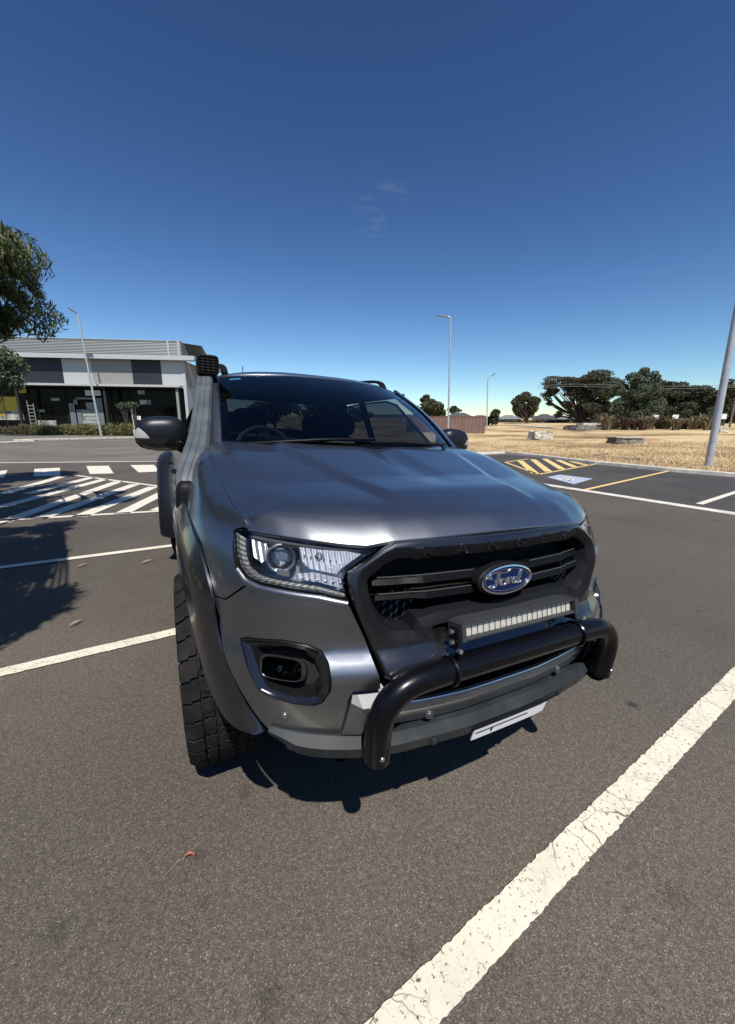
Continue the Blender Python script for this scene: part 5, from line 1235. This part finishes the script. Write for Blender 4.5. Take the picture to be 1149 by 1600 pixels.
# ---- flax clumps in front of the trees
def flax(px, py, D, h, wdt, m, label):
    f0 = fp(px, py); D = math.hypot(*(f0-CAM)[:2]); root = None; b = MB()
    for _ in range(70):
        a = rng.uniform(0, 6.28); l = h*rng.uniform(.6, 1.15); sp = rng.uniform(.1, 1)*wdt; q = np.array([math.cos(a), math.sin(a), 0]); t = np.array([-q[1], q[0], 0])*.05*h
        o = q*rng.uniform(0, .25)*wdt; P = [o, o+q*sp*.35+np.array([0, 0, l*.7]), o+q*sp+np.array([0, 0, l*rng.uniform(.6, 1)])]
        b.add([P[0]-t, P[0]+t, P[1]+t, P[1]-t, P[2]], [(0, 1, 2, 3), (3, 2, 4)])
    o = b.build('flax_plant', m, None, smooth=False, loc=tuple(f0)); tag(o, label, 'plant', 'flax plants below the far trees')
FL = [(948, 'pale spiky flax clump beside the grey earth mound'), (962, 'spiky flax clump second from the grey earth mound'), (976, 'dark brown flax clump under the left side of the gum tree'), (990, 'dark brown flax clump directly below the gum tree trunk'), (1003, 'rusty brown flax clump just left of the first white sign'), (1014, 'pale flax clump around the first white sign'), (1030, 'flax clump right of the first white sign'), (1040, 'dark flax clump between the two white signs'), (1056, 'flax clump just right of the second white sign'), (1068, 'tan flax clump below the flat topped cypress'), (1081, 'broad tan flax clump halfway from second sign to leaning pole'), (1094, 'pale flax clump left of the leaning grey pole'), (1105, 'last flax clump, partly behind the leaning grey pole')]
for i, (px, lab) in enumerate(FL): flax(px, 671+rng.uniform(-1, 1.5), 60, rng.uniform(1.6, 2.3), rng.uniform(1.5, 2.3), m_lf_flaxd if i in (2, 3, 4, 7) else m_lf_flax, lab)

# ---- things on the field
def rock(name, label, cat, x0, x1, y0, y1, m, dep, top=None):
    a = fp((x0+x1)/2, y1); D = math.hypot(*(a-CAM)[:2]); k = D*1.1/FPX; w_ = (x1-x0)*k/2; h = (y1-y0)*k
    root = empty(name, label, cat, tuple(a)); root.rotation_euler[2] = -YAW+.15
    bm = bmesh.new(); bmesh.ops.create_cube(bm, size=1, matrix=Matrix.Translation((0, 0, .5))@Matrix.Diagonal((1, 1, 1, 1)))
    bmesh.ops.subdivide_edges(bm, edges=bm.edges, cuts=4, use_grid_fill=True)
    for v in bm.verts: v.co = Vector((v.co.x*w_*2*(1-.08*v.co.z), v.co.y*dep*(1-.08*v.co.z), v.co.z*h))+Vector(rng.normal(size=3))*min(h, w_)*.05
    me = bpy.data.meshes.new('block'); bm.to_mesh(me); bm.free(); me.materials.append(m); o = bpy.data.objects.new('block', me); C.objects.link(o); o.parent = root; smooth_by_angle(me, 20)
    if top:
        b = MB(); b.box(-w_*1.04, w_*1.04, -dep*.54, dep*.54, h*1.01, h*1.22); b.build('lid', top, root, smooth=False)
    return root
m_blk = mat('weathered concrete', (.34, .31, .25), .95, bump=(8, .6, .03), var=(3, (.58, .54, .44), .4, .65))
m_blkd = mat('dark pit concrete', (.10, .095, .08), .95, var=(3, (.2, .19, .16), .4, .65))
rock('concrete_block', 'pale weathered concrete block standing on the dry field near the brown fence', 'concrete block', 831, 856, 676, 686, m_blk, 1.2)
rock('drain_pit', 'low dark concrete drain pit with pale lid on the dry field', 'drain pit', 958, 994, 686.5, 692.5, m_blkd, 1.0, m_blk)
rock('earth_mound', 'small grey heap of rubble left of the flax plants', 'rubble', 893, 932, 666.5, 672, m_blkd, 3.)
rock('earth_mound', 'pale pointed rubble pile on top behind the grey heap', 'rubble', 906, 924, 663, 668, m_blk, 2.)
rock('rock', 'small white rock at the foot of the leaning grey pole', 'rock', 1122, 1132, 671, 676, m_blk, .6)
m_sign = mat('white sign face', (.75, .75, .73), .6)
for x, y, lab in ((1022, 657, 'small white sign board above the flax, left one'), (1053, 656, 'small white sign board above the flax, right one'), (1127, 657, 'small white sign board right of the leaning pole')):
    a = fp(x, 668); r = empty('sign', lab, 'sign', tuple(a)); r.rotation_euler[2] = -YAW; k = math.hypot(*(a-CAM)[:2])*1.1/FPX
    b = MB(); b.box(-3.2*k, 3.2*k, -.03, .03, 8.5*k, 13.5*k); b.build('board', m_sign, r, smooth=False); b = MB(); b.box(-2.4*k, -2.1*k, .03, .09, 0, 9*k); b.build('post', m_blkd, r, smooth=False); b = MB(); b.box(2.1*k, 2.4*k, .03, .09, 0, 9*k); b.build('post', m_blkd, r, smooth=False)
# footpath across the field
pth = []
for px, py in ((742, 664), (790, 664.2), (820, 665.5), (862, 668.8)): pth.append(fp(px, py))
V = []; F = []
for i, p in enumerate(pth):
    d = pth[min(i+1, 3)]-pth[max(i-1, 0)]; n = np.array([-d[1], d[0], 0]); n /= np.linalg.norm(n)
    V += [(*(p-n*1.2)[:2], p[2]+.10), (*(p+n*1.2)[:2], p[2]+.14)]
tag(mk('footpath', V, [(2*i, 2*i+2, 2*i+3, 2*i+1) for i in range(3)], m_blk, smooth=False), kind='structure')

# ---- brown sheet metal fence
m_fence = mat('brown sheet metal', (.165, .105, .085), .55, var=(1.5, (.20, .13, .105), .3, .7))
def fence():
    a, b_ = fp(757, 677.5), fp(690, 676); b_ = a+(b_-a)/np.linalg.norm((b_-a)[:2])*np.linalg.norm((b_-a)[:2])*1.9
    d = (b_-a)[:2]; L = np.linalg.norm(d); d /= L; k = math.hypot(*(a-CAM)[:2])*1.12/FPX; H_ = 23.5*k
    root = empty('metal_fence', 'brown sheet metal fence standing at the edge of the vacant field', 'fence', (a[0], a[1], a[2]-.1)); n = np.array([-d[1], d[0]])
    np_ = max(3, int(L/2.4)); pw = L/np_
    for i in range(np_):
        bb = MB(); V = []; F = []; st = 24
        for j in range(st+1):
            s = i*pw+.03+(pw-.06)*j/st; o = .025 if j % 4 in (1, 2) else 0.; q = d*s+n*o; V += [(q[0], q[1], .05), (q[0], q[1], H_-.04)]
        F = [(2*j, 2*j+2, 2*j+3, 2*j+1) for j in range(st)]; mk('panel', V, F, m_fence, root, smooth=False)
    for i in range(np_+1):
        q = d*i*pw; bb = MB(); bb.box(q[0]-.04, q[0]+.04, q[1]-.04, q[1]+.04, 0, H_); bb.build('post', m_fence, root, smooth=False)
    bb = MB(); q1 = d*L; bb.loft([[(x+n[0]*o, y+n[1]*o, z) for o, z in ((-.04, H_-.06), (.05, H_-.06), (.05, H_), (-.04, H_))] for x, y in ((0, 0), tuple(q1))]); bb.build('rail', m_fence, root, smooth=False)
fence()

# ---- street lamps
m_galv = mat('galvanised steel', (.36, .38, .40), .5, .3, bump=(40, .1, .002), var=(3, (.46, .48, .50), .4, .7))
m_galvd = mat('dark grey pole', (.18, .19, .20), .5, .3)
def lamp_post(foot, top, r0, r1, label, head, arm=0, m=m_galv, hd=(.35, .14, .06)):
    foot = np.array(foot); top = np.array(top)-foot; root = empty('street_lamp', label, 'street lamp', tuple(foot), None)
    b = MB(); b.tube([(0, 0, -.1), tuple(top*.5), tuple(top)], [r0, (r0+r1)/2, r1], 14); b.build('pole', m, root)
    b = MB(); b.box(-r0*1.6, r0*1.6, -r0*1.6, r0*1.6, -.02, .03); b.build('base_plate', m, root, smooth=False)
    if head is not None:
        h = np.array(head); e = top+h; b = MB(); b.tube(bez([tuple(top*.995), tuple(top+h*.35+np.array([0, 0, .06*np.linalg.norm(h)])), tuple(e)], 5), r1*.8, 8); b.build('arm', m, root)
        dr = h/np.linalg.norm(h); s = np.cross(dr, [0, 0, 1.]); s /= np.linalg.norm(s); L, W, Hh = hd; b = MB(); up = np.array([0, 0, 1.])
        b.loft([[e+dr*t*L+s*W*k*c+up*Hh*q*kk for c, q in ((-1, 0), (-.7, .6), (0, 1), (.7, .6), (1, 0), (.8, -.4), (-.8, -.4))] for t, k, kk in ((-.5, .35, .6), (-.1, .8, 1), (.6, 1, 1), (1.3, .8, .8), (1.5, .4, .4))]); b.build('lamp_head', m_galvd, root)
        b = MB(); b.add([e+dr*t*L+s*W*.6*c-up*Hh*.42 for t, c in ((.1, -1), (1.2, -1), (1.2, 1), (.1, 1))], [(0, 1, 2, 3)]); b.build('lens', mat('lamp lens', (.5, .5, .48), .3), root)
    return root
f0 = fp(1107, 728); D0 = math.hypot(*(f0-CAM)[:2]); t0 = dp(1155, 470, D0)
lamp_post(f0, f0+(t0-f0)*1.5, .125, .10, 'thick grey steel lamp pole leaning at the right photo edge behind the kerb', (1.5, .3, .1))
f0 = fp(700, 690); D0 = math.hypot(*(f0-CAM)[:2]); t0 = dp(704.5, 496, D0); hh_ = dp(686, 494, D0)
lamp_post(f0, t0, .065*D0/28, .045*D0/28, 'tall white lamp post with flat head rising behind the truck mirror', (hh_-t0)*.45, hd=(D0*.014, D0*.005, D0*.0025))
f0 = fp(761, 665); D0 = 60; f0 = dp(761, 668, D0); t0 = dp(762.5, 592, D0); hh_ = dp(770, 586.5, D0)
f0[2] = fz(f0[0], f0[1]); lamp_post(f0, t0, .09, .07, 'distant street lamp with curved arm beside the fence end', hh_-t0, hd=(.35, .2, .1))
D0 = 66; f0 = dp(157, 668, D0); f0[2] = 0; t0 = dp(121, 490, D0); hh_ = dp(111, 484, D0)
lamp_post(f0, t0, .15, .10, 'slim grey lamp post leaning in front of the shop building', (hh_-t0)*.35, hd=(.55, .3, .12))
# small parking lamps / power pole on the right
f0 = fp(1140, 668); r = empty('power_pole', 'thin timber power pole among the trees at far right', 'power pole', tuple(f0)); k = math.hypot(*(f0-CAM)[:2])*1.1/FPX
b = MB(); b.tube([(0, 0, 0), (.8*k, 0, 68*k)], 1.0*k, 8); b.build('pole', m_bark, r); b = MB(); b.tube([(-4*k, 1*k, 64*k), (5*k, -1*k, 64*k)], .5*k, 6); b.build('crossarm', m_bark, r)
for j, dy in enumerate((0, 3.4)):   # two thin wires
    pts = [dp(x, y+dy, 100) for x, y in ((840, 603), (870, 601), (900, 600), (960, 602), (1060, 604), (1180, 601))]
    b = MB(); b.tube(pts, .035, 4); tag(b.build('power_line', m_galvd, None), ('upper' if j == 0 else 'lower')+' of the two thin power lines crossing the umbrella tree', 'power line', 'power lines')

# ---- houses beyond the field
m_hroof = mat('dark roof tiles', (.06, .062, .068), .8, bump=(4, .5, .03)); m_hroof2 = mat('grey roof tiles', (.17, .175, .18), .8, bump=(4, .5, .03))
m_hwall = mat('house render', (.35, .34, .32), .9); m_hwall2 = mat('house brick', (.16, .12, .10), .9, bump=(10, .3, .02)); m_win = mat('dark window', (.02, .024, .03), .08)
def house(label, x0, x1, ye, yr, yb, D, mr, mw, nw=3):
    a, b_ = dp(x0, yb, D), dp(x1, yb, D); a[2] = b_[2] = min(fz(a[0], a[1]), 50)-.3; d = (b_-a)[:2]; L = np.linalg.norm(d); ang = math.atan2(d[1], d[0])
    k = D*1.12/FPX; he = dp((x0+x1)/2, ye, D)[2]-a[2]; hr = dp((x0+x1)/2, yr, D)[2]-a[2]; dep = 9.
    root = empty('house', label, 'house', tuple(a), 'houses beyond the field'); root.rotation_euler[2] = ang
    b = MB(); b.box(0, L, 0, dep, 0, he); b.build('wall', mw, root, smooth=False)
    b = MB(); o = .5; V = [(-o, -o, he), (L+o, -o, he), (L+o, dep+o, he), (-o, dep+o, he), (min(dep/2, L*.35), dep/2, hr), (L-min(dep/2, L*.35), dep/2, hr)]
    b.add(V, [(0, 1, 5, 4), (1, 2, 5), (2, 3, 4, 5), (3, 0, 4), (0, 3, 2, 1)]); b.build('roof', mr, root, smooth=False)
    for i in range(nw):
        x = L*(i+.6)/(nw+.2); ww = min(1.8, L/nw*.5); f = MB(); f.box(x-ww/2, x+ww/2, -.06, -.003, he*.35, he*.85); f = f.build('window', m_sign, root, smooth=False)
        g_ = MB(); g_.box(x-ww/2+.1, x+ww/2-.1, -.09, -.063, he*.35+.1, he*.85-.1); g_.build('pane', m_win, f, smooth=False)
house('low house with dark hipped roof showing just above the brown fence', 690, 744, 655, 643.5, 668, 90, m_hroof, m_hwall2)
house('small house with pale roof right of the dark roofed house', 735, 764, 653.5, 647, 667, 110, m_hroof2, m_hwall)
house('grey roofed house between the small rounded tree and the medium dark tree', 775, 812, 655, 647.5, 667, 125, m_hroof2, m_hwall2)
house('house with long grey roof behind the left limbs of the umbrella tree', 832, 866, 654, 646, 667, 135, m_hroof, m_hwall)
house('pale walled long house behind the umbrella tree trunk', 866, 935, 655, 648, 668, 140, m_hroof2, m_hwall, 5)
house('dark roofed house glimpsed between flax and the flat topped cypress', 1040, 1110, 656, 648, 668, 140, m_hroof, m_hwall2, 4)
# low hedge along the far side
V, F = leaves([(np.array(dp(x, 662, 122)), (3.2, 2, 1.0)) for x in range(775, 1150, 10)], 7000, .5); tag(mk('hedge', V, F, m_lf_dark, None, smooth=False), 'low dark hedge line along the far edge of the field', 'hedge', kind='stuff')
# hills on the horizon
V = []; F = []
for i in range(60):
    px = 560+i*14; p = dp(px, 650-1.5*math.sin(i*.35)-1.2*math.sin(i*.13+1), 900); q = p.copy(); q2 = dp(px, 650, 1200); q2[2] = -5; V += [(p[0], p[1], -5), tuple(p), tuple(q2)]
for i in range(59): a = 3*i; F += [(a, a+3, a+4, a+1), (a+1, a+4, a+5, a+2)]
tag(mk('hills', V, F, mat('distant hills', (.12, .15, .19), 1.), None), kind='structure')

# ---- shop building on the left
FA0, FB0 = dp(0, 665, 78), dp(292, 665, 64.6)
fd = (FB0-FA0)[:2]; fd /= np.linalg.norm(fd); fn_ = np.array([fd[1], -fd[0]])     # outward = toward the camera
if fn_@(CAM[:2]-FA0[:2]) < 0: fn_ = -fn_
def dz(px, py, dep): d = ray(px, py); return dp(px, py, dep*math.hypot(d[0], d[1])/(d@_f))
def fs(px, py, out=0.):   # coordinates (along, height) on the facade plane, pushed out
    d = ray(px, py); P0 = FA0[:2]+fn_*out; t = ((P0-CAM[:2])@fn_)/(d[:2]@fn_); q = CAM+d*t; return (q[:2]-FA0[:2])@fd, q[2]
bang = math.atan2(fd[1], fd[0])
BR = empty('shop_building', 'low grey commercial building with dark wall panels and shaded glass shopfront', 'building', (FA0[0], FA0[1], 0)); BR.rotation_euler[2] = bang
# local frame: x along facade, -y toward the camera
s_end, z_can = fs(291, 603); _, z_can0 = fs(0, 599); z_can = (z_can+z_can0)/2
z_eave = fs(60, 559)[1]; s_l = -30.; z_soff = z_eave
m_wl = mat('white cladding', (.40, .405, .40), .6, bump=(3, .1, .01)); m_wg = mat('taupe cladding', (.24, .235, .22), .7); m_wd = mat('dark blue cladding', (.012, .016, .024), .6)
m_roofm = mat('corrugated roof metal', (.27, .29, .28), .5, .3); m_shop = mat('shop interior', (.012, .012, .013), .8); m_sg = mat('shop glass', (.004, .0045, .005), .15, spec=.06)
def bx(name, m, x0, x1, y0, y1, z0, z1, par=BR, lab=None):
    b = MB(); b.box(x0, x1, y0, y1, z0, z1); o = b.build(name, m, par, smooth=False)
    if lab: o['label'] = lab
    return o
xs_ = [fs(p, 580)[0] for p in (34, 98, 144, 207, 252)]
bx('wall_panel', m_wg, s_l, xs_[0]-.03, 0, .3, z_can, z_eave); bx('wall_panel', m_wd, xs_[0], xs_[1], -.04, .3, z_can+.02, z_eave-.002, lab='dark blue wall panel'); bx('wall_panel', m_wl, xs_[1]+.03, xs_[2], 0, .3, z_can, z_eave)
bx('wall_panel', m_wg, xs_[2]+.03, xs_[3]-.03, -.02, .3, z_can, z_eave); bx('wall_panel', m_wd, xs_[3], xs_[4], -.04, .3, z_can+.02, z_eave-.002, lab='dark blue wall panel'); bx('wall_panel', m_wl, xs_[4]+.03, s_end, 0, .3, z_can, z_eave)
bx('side_wall', m_wl, s_end-.3, s_end, .3, 14, 0, z_eave); bx('corner_column', m_wl, s_end-.35, s_end+.05, -.06, .28, 0, z_eave)
for j in range(6): bx('side_cladding', m_wd if j in (2,) else m_wg, s_end+.01, s_end+.05, .4+j*2.2, 2.5+j*2.2, z_can, z_eave)
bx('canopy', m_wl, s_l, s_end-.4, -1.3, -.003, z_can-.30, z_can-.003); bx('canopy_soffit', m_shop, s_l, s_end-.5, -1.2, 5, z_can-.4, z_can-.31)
z_ft = fs(60, 552, 1.1)[1]
bx('fascia', m_wl, s_l, fs(303, 560, 1.1)[0], -1.1, -.9, z_eave-.1, z_ft+.1); bx('eave_soffit', m_wg, s_l, fs(303, 560, 1.1)[0], -.9, .6, z_eave+.01, z_eave+.1)
xf = fs(303, 560, 1.1)[0]; bx('side_fascia', m_wl, xf-.2, xf, -.9, 15, z_eave-.1, z_ft+.1)
# set back parapet of horizontal boards above the fascia
z_r = (fs(0, 524, -.9)[1]+fs(270, 535, -.9)[1])/2; x_r = fs(282, 540, -.9)[0]; NR = 11; hb_ = (z_r-z_ft-.1)/NR
for i in range(NR):
    z0 = z_ft+.12+hb_*i; b = MB(); b.add([(s_l, .9, z0), (x_r, .9, z0), (x_r, .98, z0+hb_-.03), (s_l, .98, z0+hb_-.03), (s_l, 1.06, z0+hb_-.03), (x_r, 1.06, z0+hb_-.03), (s_l, 1.06, z0+hb_+.0), (x_r, 1.06, z0+hb_+.0)], [(0, 1, 2, 3), (3, 2, 5, 4), (4, 5, 7, 6)]); b.build('roof_board', m_roofm, BR, smooth=False)
    t0, t1 = i/NR, (i+1)/NR; b = MB(); xa, xb = xf-.1+(x_r-xf+.1)*t0, xf-.1+(x_r-xf+.1)*t1; ya, yb = -.6+1.6*t0, -.6+1.6*t1
    b.add([(x_r, .9, z0), (xf-.1, 3+.0, z0), (xf-.1-(xf-x_r)*t1*.9, 12, z0+hb_), (x_r, .98, z0+hb_)], [(0, 1, 2, 3)]); b.build('hip_board', m_wl, BR, smooth=False)
bx('roof_back', m_roofm, s_l, x_r, 1.07, 1.3, z_ft, z_r-.02); bx('ridge_cap', m_wl, s_l, x_r+.05, .85, 1.32, z_r-.02, z_r+.06)
for p in (263, 279):
    xx = fs(p, 545, -.8)[0]; bx('roof_flashing', m_wl, xx-.12, xx+.12, .80, .89, z_ft+.1, z_r)
# shopfront
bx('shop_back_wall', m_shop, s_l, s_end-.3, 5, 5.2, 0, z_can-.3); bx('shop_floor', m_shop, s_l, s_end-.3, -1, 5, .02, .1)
px_m = [-300, -200, -120, -60, -4, 33, 50, 95, 125, 165, 200, 240, 288]
ms = [fs(p, 630)[0] for p in px_m]
for a, b_ in zip(ms, ms[1:]):
    g_ = bx('window', m_sg, a+.08, b_-.08, 1.2, 1.24, .15, z_can-.5); 
for a in ms: bx('mullion', m_galvd if False else m_shop, a-.06, a+.06, 1.1, 1.3, .1, z_can-.42)
for p in (38, 172, 283): a = fs(p, 640)[0]; bx('column', m_shop if p != 283 else m_wg, a-.16, a+.16, -.9, -.6, 0, z_can-.32)
# yellow posters, pale panels and goods seen in the glass
m_yl = mat('yellow poster', (.62, .42, .04), .6); m_pale = mat('pale poster', (.42, .42, .38), .6, bump=(3, .6, .05), var=(1.2, (.14, .13, .10), .4, .6)); m_brk = mat('grey display blocks', (.30, .31, .28), .8)
def pst(x0, x1, y0, y1, m, name='window_poster', out=-1.14, lab=None):
    a, z0 = fs(x0, y1, out); b_, z1 = fs(x1, y0, out); return bx(name, m, a, b_, -out-.03, -out, z0, z1, lab=lab)
pst(4, 29, 620, 642, m_yl, lab='yellow poster'); pst(0, 36, 642, 656, m_pale); pst(-20, 2, 624, 650, m_yl); pst(27, 41, 608, 614, m_yl, out=-.9)
pst(134, 157, 610, 618, m_sign); pst(80, 93, 622, 626, m_pale); pst(60, 70, 640, 644, m_pale); pst(216, 226, 610, 616, m_pale); pst(219, 236, 625, 632, m_pale); pst(215, 220, 650, 656, m_sign); pst(60, 88, 657, 666, m_pale); pst(163, 167, 617, 626, m_pale)
# display bay with stacked blocks in an arched frame
for r_ in range(7):
    for c in range(5):
        x0 = 128+c*6.6+(r_ % 2)*2; y0 = 629+r_*5.6
        if x0+6 < 160 and not (r_ < 2 and c < 1): pst(x0, x0+6.0, y0, y0+4.9, m_brk if (r_*3+c) % 4 else m_pale, 'display_block', -1.0)
for (x0, x1, y0, y1) in ((113, 116, 630, 668), (116, 121, 624, 632), (120, 150, 621, 624), (156, 159, 622, 668), (124, 127, 640, 668)): pst(x0, x1, y0, y1, m_galvd, 'display_frame', -.96)
# trellis post
a, zt = fs(42, 626, .6); m_trel = mat('weathered lattice', (.22, .21, .19), .8); r = empty('trellis', 'tall pale lattice frame leaning beside the yellow poster shopfront', 'trellis', (FA0[0]+fd[0]*a+fn_[0]*.6, FA0[1]+fd[1]*a+fn_[1]*.6, 0)); r.rotation_euler[2] = bang
b = MB(); b.box(-.05, .05, -.03, .03, 0, zt); b.build('upright', m_trel, r, smooth=False); b = MB(); b.box(.75, .85, -.03, .03, 0, zt*.92); b.build('upright', m_trel, r, smooth=False)
for i in range(9): b = MB(); b.box(.05, .75, -.02, .02, zt*(i+.5)/10, zt*(i+.5)/10+.1); b.build('rung', m_trel, r, smooth=False)
# garden strip
gk = [gp(-200, 697), gp(0, 694.5), gp(56, 691.5)]; gk2 = [gp(48, 688.5), gp(118, 687), gp(210, 684.5), gp(330, 681)]
kerb(gk, 1.3, .14, m_blk, 'garden_kerb'); kerb([gk[-1], gk2[0]], 1.2, .14, m_blk, 'garden_kerb'); kerb(gk2, 1.4, .14, m_blk, 'garden_kerb')
sheet('garden_bed', [gp(-200, 695.5), gp(0, 693.3), gp(54, 690.5), gp(60, 687.5), gp(118, 686), gp(330, 680.4), gp(330, 678), gp(-200, 678)], .05, m_blkd)
GB = [('pale straw grass clump at the left photo edge by the shop', -6, 683, 22, m_lf_hedged, 1.2), ('brown low shrub left of the trellis', 18, 684, 22, m_lf_hedged, 1.3), ('brown straggly shrub under the trellis', 44, 682, 14, m_lf_hedged, 1.7), ('yellow green shrub just right of the trellis', 66, 679.5, 15, m_lf_hedge, 1.6), ('olive shrub midway between trellis and slim lamp post', 88, 679.5, 14, m_lf_hedge, 1.6), ('green shrub two along left of the slim lamp post', 110, 679, 14, m_lf_hedge, 1.7), ('dark green shrub left of the slim lamp post foot', 133, 678.5, 14, m_lf_hedge, 1.8), ('green shrub at the foot of the slim lamp post', 155, 678, 13, m_lf_hedge, 1.7), ('straw topped shrub right of the slim lamp post', 178, 678, 14, m_lf_hedge, 1.9), ('green shrub beside the truck door mirror', 202, 677.5, 14, m_lf_hedge, 1.9)]
for lab, px, py, wpx, m, h in GB:
    f0 = dz(px, py, 55); f0[2] = .05; k = 55/FPX*1.15; h *= 1.15; V, F = leaves([(np.array([rng.uniform(-.5, .5)*wpx*k, rng.uniform(-.5, .5), h*.35]), (wpx*k*.42, .7, h*.42)) for _ in range(5)], 1300, .16, -.6, 3.)
    o = mk('shrub', V, F, m, None, smooth=False, loc=tuple(f0)); tag(o, lab, 'shrub', 'shrubs in the garden strip')
for px, lab in ((191, 'small round headed garden tree before the shopfront, left of the pair'), (205, 'small round headed garden tree before the shopfront, right of the pair')):
    tree('garden_tree', lab, (px+9, 672), 62, [(px, 633, 6, 5), (px+4, 636, 4, 4)], m_lf_euc, 500, .12, 'round headed garden trees', trunk=.05, limbs=3, zb=0)
# sign post near the mirror
f0 = dp(211, 668, 62); f0[2] = 0; b = MB(); b.tube([(0, 0, 0), (-.2, 0, 4.2)], .08, 8); tag(b.build('bollard_post', m_wl, None, loc=tuple(f0)), 'short white post in the garden near the truck mirror', 'post')

# ---- bits on the asphalt
m_twig = mat('dry twig', (.28, .20, .12), .8); m_leafred = mat('dead leaf', (.42, .14, .08), .7); m_leafb = mat('dead brown leaf', (.34, .27, .19), .8)
def dead_leaf(px, py, L, ang, m, label, stem=False):
    g = gp(px, py); b = MB(); n = 6; V = []; F = []
    for i in range(n+1):
        t = i/n; w_ = L*.09*math.sin(math.pi*min(max(t, .03), .97))**.8; z = .010+.012*math.sin(t*3)+.004; x = (t-.5)*L
        V += [(x, -w_+.1*L*t*t, z+.004), (x, .1*L*t*t, z-.003), (x, w_+.1*L*t*t, z+.006)]
    for i in range(n): a = 3*i; F += [(a, a+3, a+4, a+1), (a+1, a+4, a+5, a+2)]
    r = empty('dead_leaf', label, 'leaf', (g[0], g[1], 0)); r.rotation_euler[2] = ang; mk('blade', V, F, m, r)
    if stem: b.tube(bez([(-L*.5, 0, .010), (-L*1.1, -L*.35, .008), (-L*1.9, -L*1.5, .006)], 4), .0012, 5); b.build('stem', m_twig, r)
dead_leaf(297, 1344, .034, rad(-22), m_leafred, 'single reddish dead leaf with thin stem on the asphalt before the truck', True)
dead_leaf(120, 977, .10, rad(40), m_leafb, 'dry brown leaf on the asphalt just above the near left bay line')
dead_leaf(130, 886, .10, rad(35), m_leafb, 'dry brown leaf on the asphalt under the second bay line, left one')
dead_leaf(231, 880, .12, rad(25), m_leafb, 'dry brown leaf on the asphalt under the second bay line, nearer the truck')

# wooded edge behind the camera side of the car park (seen only mirrored in the paint and glass)
BL = []
for i in range(26):
    a_ = rad(150+i*6.2); R_ = rng.uniform(20, 32); BL.append((np.array([math.sin(a_)*R_, math.cos(a_)*R_, rng.uniform(2, 4.5)]), (rng.uniform(2, 4), rng.uniform(2, 4), rng.uniform(1.8, 3.6))))
V, F = leaves(BL, 16000, .45); tag(mk('woodland', V, F, m_lf_euc, None, smooth=False), 'belt of gum trees along the near side of the car park, mirrored in the paint', 'trees', kind='stuff')
